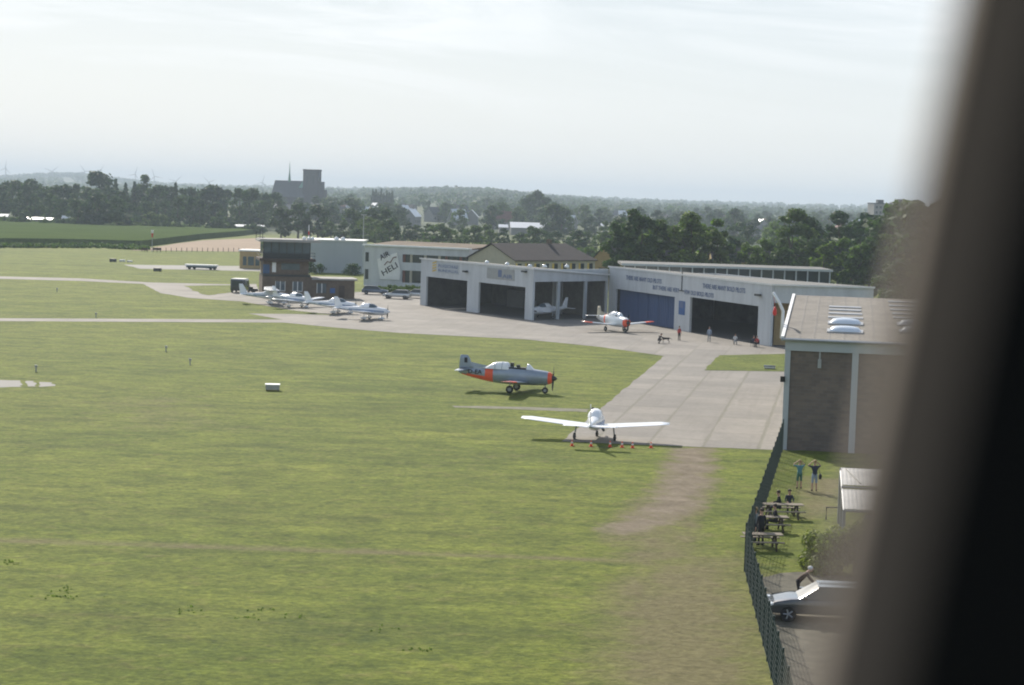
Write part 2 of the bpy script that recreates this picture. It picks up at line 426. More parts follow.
def text(frm, s, u0, z0, width, height, m, parent, name='lettering', d=.03, slope=0., rot=0.):
    cu = bpy.data.curves.new('t', 'FONT'); cu.body = s; cu.size = 1; cu.extrude = .012; cu.resolution_u = 2; cu.offset = .012
    ob = bpy.data.objects.new('t', cu); col.objects.link(ob)
    dg = bpy.context.evaluated_depsgraph_get(); dg.update()
    me = bpy.data.meshes.new_from_object(ob.evaluated_get(dg)); col.objects.unlink(ob); bpy.data.objects.remove(ob); bpy.data.curves.remove(cu)
    xs_ = [v.co.x for v in me.vertices]; ys_ = [v.co.y for v in me.vertices]
    x0, x1, y0, y1 = min(xs_), max(xs_), min(ys_), max(ys_)
    for v in me.vertices:
        a = (v.co.x-x0)/(x1-x0)*width; b = (v.co.y-y0)/(y1-y0)*height
        if rot: a, b = a*math.cos(rot)-b*math.sin(rot), a*math.sin(rot)+b*math.cos(rot)
        v.co = frm.pt(u0+a, z0+b+slope*a, d+v.co.z)
    me.materials.clear(); me.materials.append(m); me.name = name
    o = bpy.data.objects.new(name, me); col.objects.link(o); o.parent = parent; return recalc(o)
def fixed(o): return recalc(o)

# ================================================================== HANGAR WITH TWO OPEN DOORS
M['dark_floor'] = mat('shade_dark_floor', (.09,.09,.088), .8, var=.2)  # floor toned dark so the open hangars look shaded inside
A1 = G(420,305); B1 = G(532,320.5); C1 = G(607,318)
f1 = Fr(A1, B1); s1 = Fr(B1, C1)
hg = thing('hangar', 'long white hangar with two dark open doors and open bays round its right corner', 'hangar')
D1 = A1 + (C1-B1)
H1 = 7.0
w = MB()
o1a, o1b = f1.hit(425.8, 300)[0], f1.hit(466.5, 310)[0]; o2a, o2b = f1.hit(478, 310)[0], f1.hit(524.5, 318)[0]
zt1 = f1.hit(446, 278.5)[1]; zt2 = f1.hit(500, 284.5)[1]
f1.box(w, 0, o1a, 0, H1); f1.box(w, o1b, o2a, 0, H1); f1.box(w, o2b, f1.L, 0, H1)
f1.box(w, o1a, o1b, zt1, H1); f1.box(w, o2a, o2b, zt2, H1)
s1.box(w, .3, s1.L, 5.3, H1)
bk = Fr(C1, D1); lf = Fr(D1, A1)
bk.box(w, 0, bk.L, 0, H1-.9); lf.box(w, 0, lf.L, 0, H1-.9)
fixed(w.build('wall', M['white_wall'], hg))
def quadroof(A_, B_, C_, D_, zf, zb, th, over, mats, name='roof', parent=None):
    P = [Vector(p) for p in (A_, B_, C_, D_)]; c = sum(P, Vector())/4
    P = [p + (p-c).normalized()*over for p in P]
    zz = [zf, zf, zb, zb]; mb = MB()
    vs = [(p.x, p.y, z) for p, z in zip(P, zz)] + [(p.x, p.y, z+th) for p, z in zip(P, zz)]
    mb.add(vs, [(3,2,1,0),(0,1,5,4),(1,2,6,5),(2,3,7,6),(3,0,4,7)], 1); mb.add(vs, [(4,5,6,7)], 0)
    return fixed(mb.build(name, mats, parent))
quadroof(A1, B1, C1, D1, H1+.004, H1-.9, .22, .35, [M['roof_felt'], M['white_trim']], parent=hg)
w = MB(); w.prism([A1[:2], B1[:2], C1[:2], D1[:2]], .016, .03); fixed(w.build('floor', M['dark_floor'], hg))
w = MB(); bk.box(w, .35, bk.L-.35, .04, H1-1.3, -.45, -.31); lf.box(w, .5, lf.L-.4, .04, H1-1.3, -.45, -.31); fixed(w.build('shade_lining', M['dark_in'], hg))  # dark sheets added over the white inner walls to paint interior shade
for px_ in (558.5, 585.5):
    w = MB(); u = s1.hit(px_, 316)[0]; s1.box(w, u-.22, u+.22, 0, 5.3, -.35, -.05); fixed(w.build('column', M['grey_wall'], hg))
w = MB(); u = s1.hit(602, 316)[0]; s1.box(w, u-.9, s1.L-.02, 0, 5.3, -9, -8.8); fixed(w.build('partition', M['white_wall'], hg))
for px_ in (482, 502, 525, 549, 571):
    F = f1 if px_ < 530 else s1
    u, z = F.hit(px_, 265); mb = MB()
    mb.lathe([(.34,0),(.33,.16),(.24,.30),(.08,.38)], 12, c=F.pt(u, H1+.24, -.8)); mb.build('roof_vent', M['acrylic'], hg, True)
# signs
u0, z0 = f1.hit(438, 271.5); u1, z1 = f1.hit(459, 267)
sg = MB(); f1.box(sg, u0, u1, 5.2, 6.7, .004, .05); so = fixed(sg.build('sign_board', M['grey_wall'], hg))
text(f1, 'FLUGSCHULE', u0+.2, 6.05, u1-u0-.4, .45, M['letter_blue'], so, d=.06)
text(f1, 'RUNDFLUG', u0+.2, 5.38, u1-u0-.4, .42, M['letter_blue'], so, d=.06)
sg = MB(); ua = f1.hit(432.4, 270)[0]; ub = f1.hit(436.4, 270)[0]
for k in range(4): f1.slab(sg, ua, ub, 5.15+.4*k+.3, 5.15+.4*k+.55, .2, .004, .04)
fixed(sg.build('emblem', M['yellow'], hg))
ua = f1.hit(487, 275)[0]; ub = f1.hit(514.5, 278)[0]
sg = MB(); f1.box(sg, ua, ub, 5.15, 6.7, .004, .05); so = fixed(sg.build('sign_board', M['metal'], hg))
sg = MB(); um = ua+(ub-ua)*.42
f1.box(sg, um, um+1.0, 5.5, 6.5, .055, .07); fixed(sg.build('emblem', M['letter_blue'], so))
text(f1, 'AIR', um+1.25, 5.4, (ub-um)-1.7, .55, M['letter_blue'], so, d=.06)
for px_ in (467, 526):
    u, z = f1.hit(px_, 271.5); lm = MB(); f1.box(lm, u-.45, u+.45, z-.12, z+.14, .1, .55); f1.box(lm, u-.05, u+.05, z-.03, z+.06, 0, .12); fixed(lm.build('wall_lamp', M['dark_metal'], hg))
# things dimly seen inside
w = MB(); f1.box(w, o1a+2, o1a+7, .03, 2.6, -14, -13.0); f1.box(w, o1a+8, o1a+10, .03, 1.4, -13.6, -12.6, 0)
k = fixed(w.build('storage_rack', M['metal'])); tag(k, 'grey storage rack against the back wall inside the leftmost open hangar door', 'rack')

# ================================================================== HANGAR WITH THE PILOTS SAYING
E2 = G(607.7,318); F2 = G(769.7,346.5); Q2 = G(871,349)
f2 = Fr(E2, F2); s2 = Fr(F2, Q2)
nb = -f2.n*17
h2 = thing('hangar', 'white hangar with closed blue door and blue lettering about old and bold pilots', 'hangar')
H2 = 7.25
d1a, d1b = f2.hit(615,310)[0], f2.hit(674,320)[0]; d2a, d2b = f2.hit(689.3,325)[0], f2.hit(757.3,335)[0]
zd1 = f2.hit(644,292.7)[1]; zd2 = f2.hit(723,301.4)[1]
w = MB()
f2.box(w, 0, d1a, 0, H2); f2.box(w, d1b, d2a, 0, H2); f2.box(w, d2b, f2.L, 0, H2)
f2.box(w, d1a, d1b, zd1, H2); f2.box(w, d2a, d2b, zd2, H2)
s2.box(w, .3, s2.L, 5.2, H2)
G2 = E2+nb; K2 = Q2 + Vector((2, 18, 0))
b2 = Fr(K2, G2); l2 = Fr(G2, E2); r2 = Fr(Q2, K2)
for q in (b2, l2, r2): q.box(w, 0, q.L, 0, H2-.6)
fixed(w.build('wall', M['white_wall'], h2))
w = MB(); pl = [Vector(p) for p in (E2, F2, Q2, K2, G2)]; cc = sum(pl, Vector())/5
pl = [p+(p-cc).normalized()*.3 for p in pl]; zz = {0: H2, 1: H2, 2: H2, 3: H2-1.0, 4: H2-1.0}
vs = [(p.x, p.y, zz[i]+.004) for i, p in enumerate(pl)]+[(p.x, p.y, zz[i]+.2) for i, p in enumerate(pl)]
w.add(vs, [(4,3,2,1,0)]+[(i,(i+1)%5,5+(i+1)%5,5+i) for i in range(5)], 1); w.add(vs, [(5,6,7,8,9)], 0)
fixed(w.build('roof', [M['roof_felt'], M['white_trim']], h2))
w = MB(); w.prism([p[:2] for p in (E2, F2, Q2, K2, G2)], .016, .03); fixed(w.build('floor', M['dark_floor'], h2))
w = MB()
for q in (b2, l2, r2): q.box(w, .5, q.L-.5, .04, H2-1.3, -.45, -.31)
fixed(w.build('shade_lining', M['dark_in'], h2))  # added dark sheets, interior shade as colour
dr = MB(); n_ = 34
f2.box(dr, d1a, d1b, .03, zd1, -.75, -.68)
for i in range(n_):
    u = d1a+(d1b-d1a)*(i+.5)/n_; f2.box(dr, u-.06, u+.06, .05, zd1-.05, -.68, -.62)
for i in range(1, 6):
    u = d1a+(d1b-d1a)*i/6; f2.box(dr, u-.03, u+.03, .04, zd1-.02, -.68, -.58)
fixed(dr.build('sliding_door', M['blue_door'], h2))
w = MB(); s2.box(w, 1.0, s2.L, 0, 5.2, -2.6, -2.4); fixed(w.build('side_panel', M['ochre'], h2))
for t in (.35, .7):
    w = MB(); u = s2.L*t; s2.box(w, u-.2, u+.2, 0, 5.2, -.35, -.05); fixed(w.build('column', M['grey_wall'], h2))
def tx(s, pa, pb, za, hh):
    ua = f2.hit(pa, 300)[0]; ub = f2.hit(pb, 300)[0]
    text(f2, s, ua, za, ub-ua, hh, M['letter_blue'], h2)
tx('THERE ARE MANY OLD PILOTS', 625.4, 661, f2.hit(643,281.6)[1], .62)
tx('THERE ARE MANY BOLD PILOTS', 702.3, 745, f2.hit(723,290.6)[1], .62)
tx('BUT THERE ARE VERY', 652.6, 679, f2.hit(666,291.0)[1], .58)
tx('FEW OLD BOLD PILOTS', 684.5, 713.6, f2.hit(699,296.0)[1], .58)
ua, ub = f2.hit(679,308)[0], f2.hit(685,308)[0]; za, zb = f2.hit(682,314.8)[1], f2.hit(682,301)[1]
w = MB(); f2.box(w, ua, ub, za, zb, .004, .06); so = fixed(w.build('poster_board', M['blue_sign'], h2))
w = MB(); f2.box(w, ua+.35, ub-.35, za+.9, za+1.7, .065, .08); fixed(w.build('emblem', M['letter_blue'], so))
w = MB(); u = f2.hit(682,290)[0]; f2.box(w, u-.05, u+.05, 5.3, H2+.5, .004, .1); f2.box(w, u-.7, u+.7, 5.2, 5.32, .004, .12); fixed(w.build('downpipe', M['dark_metal'], h2))
u, z = f2.hit(760.5,295); w = MB(); f2.box(w, u-.5, u+.4, z-.12, z+.12, .1, .6); f2.box(w, u-.05, u+.05, z-.03, z+.05, 0, .12); fixed(w.build('wall_lamp', M['dark_metal'], h2))

# ================================================================== GLAZED WORKSHOP BEHIND
wa = WZ(622,300); wb = WZ(829,300); wa.z = wb.z = 0
fw = Fr(wa, wb); ws = thing('workshop', 'low workshop behind the lettered hangar with a long strip of dark windows under its roof', 'workshop')
w = MB(); zt = 7.1
fw.box(w, 0, fw.L, 0, 4.6, -12, 0); fixed(w.build('wall', M['grey_wall'], ws))
w = MB(); fw.box(w, .1, fw.L-.1, 4.6, zt-.45, -11.9, -.1); fixed(w.build('window_strip', M['glass'], ws))
nW = 18
for i in range(nW+1):
    w = MB(); u = fw.L*i/nW; u = min(max(u, .12), fw.L-.12); fw.box(w, u-.1, u+.1, 4.6, zt-.45, -.1, .03); fixed(w.build('mullion', M['grey_wall'], ws))
w = MB(); fw.box(w, -.3, fw.L+.3, zt-.45, zt-.1, .352, .38); fixed(w.build('fascia', M['grey_wall'], ws))
w = MB(); fw.box(w, -.3, fw.L+.3, zt-.45, zt-.1, -12.3, .35, 0); fixed(w.build('roof', M['roof_felt'], ws))

# ================================================================== NEAR HANGAR
A3 = G(781.5,449.5); ud = Vector((math.cos(AP), -math.sin(AP), 0)); bdv = Vector((math.sin(AP), math.cos(AP), 0))
B3 = A3 + ud*22
f3 = Fr(A3, B3)
h3 = thing('hangar', 'near hangar with brown infill panels between white posts and a grey felt roof with skylights', 'hangar')
HE, HR, DP = 7.55, 9.35, 25.0
us = [f3.hit(p, 420)[0] for p in (782.3, 787.8, 849.5, 857)]
pitch = us[2]-us[0]; pw = us[1]-us[0]
for k in range(5):
    w = MB(); u = us[0]+k*pitch
    if k == 0: f3.box(w, u, u+pw, 0, HE-.75)
    else: f3.box(w, u, u+pw*1.15, 0, HE-.75)
    fixed(w.build('post', M['grey_wall'], h3))
w = MB(); f3.box(w, us[0]-.02, 22, HE-.75, HE, -.32, .03); fixed(w.build('lintel', M['grey_wall'], h3))
# infill brick: coursed material
def brick_mat():
    m, nt, b = newmat('brown_coursed_brick'); N = NT(nt); co = N.coord()
    sx = N.n('ShaderNodeSeparateXYZ'); N.link(co, sx.inputs[0])
    cb = N.n('ShaderNodeCombineXYZ'); N.link(sx.outputs[0], cb.inputs[0]); N.link(sx.outputs[2], cb.inputs[1])
    br = N.n('ShaderNodeTexBrick', inp={'Vector': cb.outputs[0], 'Scale': 1.0, 'Color1': (.17,.13,.105,1), 'Color2': (.125,.10,.085,1), 'Mortar': (.145,.13,.115,1), 'Mortar Size': .014, 'Brick Width': .5, 'Row Height': .22})
    n1 = N.noise(co, .4, 5, .6)
    N.link(N.mul(br.outputs[0], N.mix(N.mr(n1, .3, .7), (.8,.8,.8), (1.15,1.12,1.1))), b.inputs['Base Color'])
    b.inputs['Roughness'].default_value = .9; return m
M['brickwall'] = brick_mat()
for k in range(4):
    w = MB(); u = us[0]+k*pitch; f3.box(w, u+pw, u+pitch, 0, HE-.75, -.24, -.16); fixed(w.build('infill_panel', M['brickwall'], h3))
BK = A3+bdv*DP*2
w = MB()
l3 = Fr(BK, A3-f3.n*.3); l3.box(w, 0, l3.L, 0, HE-.1, -.25, 0)
r3 = Fr(B3-f3.n*.3, B3+bdv*DP*2); r3.box(w, 0, r3.L, 0, HE-.1, -.25, 0)
fixed(w.build('wall', M['white_wall'], h3))
rf = MB()
def r3p(u, d, z): return A3 + ud*u + bdv*d + Vector((0, 0, z))
ov = .25
for (d0, z0, d1, z1) in ((-ov, HE+.0, DP, HR), (DP, HR, 2*DP, HE)):
    vs = [r3p(-ov, d0, z0+.12), r3p(22.3, d0, z0+.12), r3p(22.3, d1, z1+.12), r3p(-ov, d1, z1+.12), r3p(-ov, d0, z0+.004), r3p(22.3, d0, z0+.004), r3p(22.3, d1, z1+.004), r3p(-ov, d1, z1+.004)]
    rf.add(vs, [(0,1,2,3)], 0); rf.add(vs, [(7,6,5,4),(0,4,5,1),(1,5,6,2),(2,6,7,3),(3,7,4,0)], 1)
def felt_mat():
    m, nt, b = newmat('roof_felt_strips'); N = NT(nt); co = N.n('ShaderNodeVectorMath', operation='SUBTRACT', inp={0: N.coord(), 1: tuple(A3)}).outputs[0]
    rt = N.n('ShaderNodeVectorRotate', rotation_type='Z_AXIS', inp={'Vector': co, 'Angle': AP}).outputs[0]
    sx = N.n('ShaderNodeSeparateXYZ'); N.link(rt, sx.inputs[0])
    def st(o, w_, lw):
        q = N.math('FRACT', N.math('DIVIDE', N.math('ADD', o, N.math('MULTIPLY', N.noise(rt, .6, 2), .25)), w_)); return N.mr(N.math('ABSOLUTE', N.math('SUBTRACT', q, .5)), .5-lw, .5, 0, 1)
    a = st(sx.outputs[0], 1.0, .10); c2 = st(sx.outputs[1], 5.0, .02)
    n1 = N.noise(rt, .35, 5, .65); n2 = N.noise(rt, 3, 4, .7)
    c = N.mix(N.mr(n1, .3, .7), (.115,.10,.082), (.20,.178,.145))
    c = N.mul(c, N.mix(N.mr(n2, .3, .7), (.8,.8,.8), (1.15,1.15,1.15)))
    c = N.mix(N.math('MULTIPLY', N.math('MAXIMUM', a, c2), .55), c, (.09,.085,.08))
    moss = N.noise(N.scale(rt, (1.6, .5, 1)), .9, 3, .7)
    c = N.mix(N.mr(moss, .62, .72, 0, .6), c, (.10,.09,.055))
    N.link(c, b.inputs['Base Color']); b.inputs['Roughness'].default_value = .85
    N.link(N.bump(N.math('ADD', a, n2), .3, .03), b.inputs['Normal']); return m
fixed(rf.build('roof', [felt_mat(), M['white_trim']], h3))
w = MB(); w.tube([r3p(-ov-.06, -ov-.05, HE), r3p(22.3, -ov-.05, HE)], .09, 8); fixed(w.build('gutter', M['metal'], h3))
w = MB(); w.add([r3p(-ov-.1,-ov,HE+.22), r3p(-ov+.12,-ov,HE+.22), r3p(-ov+.12,DP,HR+.22), r3p(-ov-.1,DP,HR+.22), r3p(-ov-.1,-ov,HE+.0), r3p(-ov+.12,-ov,HE+.13), r3p(-ov+.12,DP,HR+.13), r3p(-ov-.1,DP,HR+.0)], [(0,1,2,3),(4,7,6,5),(0,4,5,1),(1,5,6,2),(2,6,7,3),(3,7,4,0)]); fixed(w.build('verge_trim', M['white_trim'], h3))
def roof_uv(px, py):               # point on the sloping near roof
    n = (r3p(1,0,HE)-r3p(0,0,HE)).cross(r3p(0,DP,HR)-r3p(0,0,HE)); d = ray(px, py); o = Vector((0,0,CAMH))
    t = (r3p(0,0,HE+.12)-o).dot(n)/d.dot(n); p = o+d*t-A3; return p.dot(ud), p.dot(bdv)
slp = (HR-HE)/DP
def skylight(u0, u1, d0, d1, hh, m, name):
    mb = MB(); rings = []
    for i in range(9):
        t = i/8; u = u0+(u1-u0)*t; ends = max(.0, math.sin(math.pi*min(1, max(0, t))))**.28
        ring = []
        for j in range(9):
            a = math.pi*j/8; d = (d0+d1)/2-(d1-d0)/2*math.cos(a)*(.6+.4*ends); z = HE+slp*d+.16+math.sin(a)*hh*ends
            ring.append(r3p(u, d, z))
        rings.append(ring)
    mb.ring(rings, 0, True, False); return fixed(mb.build(name, m, h3, True))
def curb(u0, u1, d0, d1, hh=.2):
    mb = MB(); vs = [r3p(u, d, HE+slp*d+.1+z) for z in (0, hh) for (u, d) in ((u0,d0),(u1,d0),(u1,d1),(u0,d1))]
    mb.add(vs, [(0,1,2,3),(7,6,5,4),(0,4,5,1),(1,5,6,2),(2,6,7,3),(3,7,4,0)]); return mb
M['dome'] = mat('blue_white_dome', (.62,.68,.74), .3, var=.06, spec=.6)
for (xa, xb, yc, op, k) in [(827,863,331.5,1,1.),(828,863,323.5,1,1.),(828,863,317.6,0,1.),(828.5,862,313.6,0,1.),(829,861,310,0,1.),(829,861,307,0,1.),
                         (899,930,332,1,1.),(897,930,325,1,1.),(893,930,318,0,1.),(892,930,314,0,1.),(890,930,310,0,1.),(889,930,306,0,1.),(888,930,302,0,1.)]:
    ua, dc = roof_uv(xa, yc); ub, _ = roof_uv(xb, yc)
    if op:
        fixed(curb(ua, ub, dc-.75, dc+.75, .14).build('skylight_curb', M['metal'], h3)); skylight(ua+.05, ub-.05, dc-.68, dc+.68, .42, M['dome'], 'skylight')
    else:
        cb_ = fixed(curb(ua, ub, dc-.32, dc+.32, .10).build('roof_louvre', M['metal'], h3))
u, z = f3.hit(782.2,379); w = MB(); f3.box(w, u-.12, u+.2, z-.18, z+.2, .02, .3); fixed(w.build('wall_lamp', M['black'], h3))
u, z = f3.hit(820,352); w = MB(); f3.box(w, u-.05, u+.05, z-.5, HE-.75, -.15, -.08); f3.box(w, u-.12, u+.12, z-1.1, z-.5, -.15, -.02); fixed(w.build('hanging_lamp', M['metal'], h3))

# white curved pole with red windsock, fixed on the left edge of the near hangar roof
pp = thing('windsock_mast', 'white curved pole carrying a small red windsock at the corner of the near hangar roof', 'windsock', r3p(-.35, 6, 0))
def atY(px, py, Y):
    d = ray(px, py); t = Y/d.y; return Vector((d.x*t, Y, CAMH+d.z*t))
Yp = r3p(-.35, 6, 0).y
L0 = pp.location
w = MB(); w.tube([r3p(-.5,6,7.2)-L0, atY(783,311,Yp)-L0, atY(779,302,Yp)-L0, atY(773.2,292.5,Yp)-L0], [.13,.12,.11,.10], 8); w.build('mast', M['white_paint'], pp, True)
w = MB(); c = atY(774.8,311.5,Yp)-L0; w.ring([[c+Vector((math.cos(a)*r, math.sin(a)*r, z)) for a in [k*math.pi/4 for k in range(8)]] for r, z in ((.05,.35),(.13,.1),(.16,-.1),(.10,-.28))]); w.tube([c+Vector((0,0,.35)), atY(773.6,293,Yp)-L0], .012, 4); w.build('sock', M['red'], pp, True)

M['car_blue_panel'] = mat('faded_blue', (.05,.10,.20), .7)
# ================================================================== CONTROL TOWER
ta = G(262,297.5); tb = G(311,298.5); td = (tb-ta).normalized()
tw = thing('control_tower', 'brown three storey control tower with a glazed cab and flat overhanging roof', 'control tower')
ft = Fr(ta, ta+td*7.7)
w = MB(); ft.box(w, 0, 7.7, 0, 3.35, -7.5, 0); fixed(w.build('ground_floor', M['brick'], tw))
w = MB(); ft.box(w, .15, 7.2, 3.35, 6.0, -7.2, -.35); fixed(w.build('middle_floor', M['brick'], tw))
w = MB(); ft.box(w, .1, 1.1, 3.75, 5.2, -.8, -.3); fixed(w.build('blue_panel', M['car_blue_panel'], tw))
w = MB(); ft.box(w, .05, 7.5, 3.352, 3.65, -7.4, .1); fixed(w.build('ledge', M['dark_metal'], tw))
w = MB(); ft.box(w, -.55, 8.2, 5.75, 6.15, -8.0, .7); fixed(w.build('balcony', M['wood_dark'], tw))
w = MB()
for zz_ in (6.6, 7.05): ft.box(w, -.5, 8.15, zz_, zz_+.05, .58, .62); ft.box(w, -.5, -.46, zz_, zz_+.05, -7.9, .58); ft.box(w, 8.1, 8.14, zz_, zz_+.05, -7.9, .58)
for i in range(13): ft.box(w, -.5+i*.71, -.46+i*.71, 6.15, 7.1, .58, .62)
fixed(w.build('railing', M['dark_metal'], tw))
w = MB(); ft.box(w, .05, 7.4, 6.15, 8.75, -7, -.35, 0); fixed(w.build('cab_glazing', M['glass_blue'], tw))
w = MB()
for i in range(7): ft.box(w, .03+i*1.21, .17+i*1.21, 6.16, 8.75, -.349, -.28)
ft.box(w, .02, 7.42, 6.16, 6.95, -.349, -.30)
fixed(w.build('cab_frame', M['dark_metal'], tw))
w = MB(); ft.box(w, -.7, 8.9, 8.75, 9.0, -8.0, .9, 0); ft.box(w, -.5, 8.7, 9.0, 9.15, -7.8, .7, 0); fixed(w.build('roof', M['concrete'], tw))
for p, q in ((305,237.5),(309.5,237.8),(313.2,237.5)):
    u, z = ft.hit(p, q); w = MB(); w.lathe([(.3,0),(.3,.25),(.2,.42),(.02,.5)], 10, c=ft.pt(u, 9.15, -1.2)); w.build('roof_lamp', M['acrylic'], tw, True)
for (ua, ub) in ((2.1,3.5),(4.8,6.2)):
    w = MB(); ft.box(w, ua, ub, 1.15, 2.6, -.02, .03); wo = fixed(w.build('window', M['glass_blue'], tw))
    w = MB(); ft.box(w, ua-.08, ub+.08, 1.05, 1.15, -.02, .08); ft.box(w, (ua+ub)/2-.06, (ua+ub)/2+.06, 1.15, 2.6, .031, .07); ft.box(w, ua-.08, ua, 1.15, 2.6, 0, .07); ft.box(w, ub, ub+.08, 1.15, 2.6, 0, .07); fixed(w.build('frame', M['white_trim'], wo))
w = MB(); ft.box(w, 1.5, 2.1, 4.0, 5.5, -.36, -.32); fixed(w.build('window', M['acrylic'], tw))
w = MB(); ft.box(w, 2.9, 5.8, 4.4, 5.4, -.36, -.32); fixed(w.build('window', M['glass_blue'], tw))
u, z = ft.hit(310,236); w = MB(); w.tube([ft.pt(u,9.15,-2), ft.pt(u,11.5,-2)], .06, 6); ao = w.build('antenna', M['white_paint'], tw)
w = MB(); w.tube([ft.pt(u,9.9,-2), ft.pt(u,10.5,-2)], .075, 6); w.build('red_band', M['red'], ao)
w = MB()
for (p, h_) in ((-1.0,9.8),(-.6,10.8),(-1.6,9.3)): w.tube([ft.pt(p+.7,9.15,-3), ft.pt(p+.7,h_+.9,-3)], .05, 5)
ft.box(w, -.6, .5, 9.3, 9.4, -3.1, -2.9); fixed(w.build('aerial', M['dark_metal'], tw))
# attached low wing
wg = thing('office_building', 'flat roofed brown brick office joined to the right side of the control tower', 'building')
u1_ = ft.hit(354.5,296)[0]; fg = Fr(ft.pt(7.71,0), ft.pt(u1_,0))
w = MB(); fg.box(w, 0, fg.L, 0, 2.95, -6.2, -.1); fixed(w.build('wall', M['brick'], wg))
w = MB(); fg.box(w, 0, fg.L+.4, 2.95, 3.2, -6.6, .35); fixed(w.build('roof', M['concrete'], wg))
for (ua, ub) in ((.9,2.3),):
    w = MB(); fg.box(w, ua, ub, .9, 2.4, -.12, -.07); wo = fixed(w.build('window', M['glass_blue'], wg))
    w = MB(); fg.box(w, (ua+ub)/2-.07, (ua+ub)/2+.07, .9, 2.4, -.069, -.02); fg.box(w, ua-.1, ua, .85, 2.45, -.1, -.02); fixed(w.build('frame', M['white_trim'], wo))
w = MB(); fg.box(w, 2.9, 3.7, .9, 1.7, -.1, -.04); fixed(w.build('notice_board', M['blue_sign'], wg))
w = MB(); fg.box(w, 4.3, 5.2, .05, 2.1, -.1, -.04); fixed(w.build('door', M['wood_dark'], wg))

# ================================================================== OTHER AIRFIELD BUILDINGS
def block(name, label, cat, pa, pb, Z, h, depth, wall, roof, th=.3, over=.2):
    a = WZ(pa, Z); b = WZ(pb, Z); a.z = b.z = 0; F = Fr(a, b); t = thing(name, label, cat)
    w = MB(); F.box(w, 0, F.L, 0, h, -depth, 0); fixed(w.build('wall', wall, t))
    w = MB(); F.box(w, -over, F.L+over, h, h+th, -depth-over, over); fixed(w.build('roof', roof, t)); return t, F
t, F = block('storage_hall', 'plain windowless blue grey hall behind the control tower', 'hall', 308, 362, 396, 6.7, 12, M['grey_wall'], M['white_trim'], .25)
w = MB()
for i in range(30): F.box(w, .2+i*F.L/30, .26+i*F.L/30, .1, 6.65, 0, .05)
fixed(w.build('cladding_rib', M['grey_wall'], t))
for p in (336, 342.5):
    u = F.hit(p,240)[0]; w = MB(); w.lathe([(.5,0),(.5,.3),(.3,.55),(.05,.65)], 10, c=F.pt(u,6.95,-1)); w.build('roof_vent', M['acrylic'], t, True)
t, F = block('hut', 'small ochre hut with flat white roof left of the control tower', 'hut', 239.5, 266, 405, 3.7, 6, M['ochre'], M['white_trim'], .3, .25)
for (p, q) in ((243,246.5),(248,254),(255.5,259.5)):
    ua, ub = F.hit(p,258)[0], F.hit(q,258)[0]; w = MB(); F.box(w, ua, ub, .7, 2.6, -.02, .04); fixed(w.build('window', M['glass_blue'], t))
# banner building
ha = WZ(363.5,346); hb = WZ(468,338); ha.z = hb.z = 0
fh = Fr(ha, hb); t = thing('office_building', 'long two storey pale office building with ribbon windows and a slanted white banner', 'building')
HH = 7.3
uL = fh.hit(402,270)[0]
w = MB(); fh.box(w, 0, uL, 0, HH, -13, 0); fh.box(w, uL, fh.L, 4.0-.9, 4.55, -13, 0); fh.box(w, uL, fh.L, 6.0, HH, -13, 0); fh.box(w, uL, fh.L, 0, .9, -13, 0)
fixed(w.build('wall', M['white_wall'], t))
for (za, zb) in ((.9,3.1),(4.55,6.0)):
    w = MB(); fh.box(w, uL, fh.L-.02, za, zb, -12.9, -.25); wo = fixed(w.build('window_ribbon', M['glass'], t))
    for i in range(0, 16, 1):
        if (i*7) % 5 < 3:
            w = MB(); u = uL+.1+i*1.4; fh.box(w, u, u+.45, za, zb, -.25, -.12); fixed(w.build('window_pier', M['cream'] if i % 2 else M['tile_red'], t))
for (za, zb) in ((1.2,3.0),(4.4,6.1)):
    u = fh.hit(367,262)[0]; w = MB(); fh.box(w, u-.35, u+.35, za, zb, -.02, .02); fixed(w.build('window', M['glass'], t))
w = MB(); fh.box(w, -.3, fh.L+.3, HH+.002, HH+.28, -.5, .35); fixed(w.build('parapet', M['acrylic'], t))
w = MB(); vs = [fh.pt(-.2,HH+.1,-.5), fh.pt(fh.L,HH+.1,-.5), fh.pt(fh.L,HH+.75,-13), fh.pt(-.2,HH+.75,-13), fh.pt(-.2,HH,-.5), fh.pt(fh.L,HH,-.5), fh.pt(fh.L,HH,-13), fh.pt(-.2,HH,-13)]
w.add(vs, [(0,1,2,3),(7,6,5,4),(0,4,5,1),(1,5,6,2),(2,6,7,3),(3,7,4,0)]); M['moss_roof'] = mat('brown_mossy_gravel_roof', (.15,.11,.07), .95, var=.5, nscale=.3)
fixed(w.build('roof', M['moss_roof'], t))
# banner: a slanting quad panel in front of the wall
bq = [fh.hit(*q) for q in ((377.5,259),(397.5,252.5),(401,272),(400,280),(380.5,279))]
w = MB(); n_ = len(bq); vs = [fh.pt(u,z,.12) for u, z in bq]+[fh.pt(u,z,.2) for u, z in bq]
w.add(vs, [tuple(reversed(range(n_))), tuple(range(n_,2*n_))]+[(i,(i+1)%n_,n_+(i+1)%n_,n_+i) for i in range(n_)])
bo = fixed(w.build('banner', M['white_trim'], t)); 
u, z = fh.hit(384,276); text(fh, 'HELI', u, z, 3.4, 1.05, M['letter_black'], bo, d=.22, rot=R(31))
u, z = fh.hit(381.5,260.5); text(fh, 'AIR', u, z, 2.1, 1.0, M['letter_black'], bo, d=.22, rot=R(28))
w = MB(); pts = [fh.hit(*q) for q in ((385,265),(388,261.5),(391,262.5),(394,257.5),(397,257))]
w.tube([fh.pt(u,z,.24) for u, z in pts], .09, 5); w.build('emblem', M['tile_red'], bo)
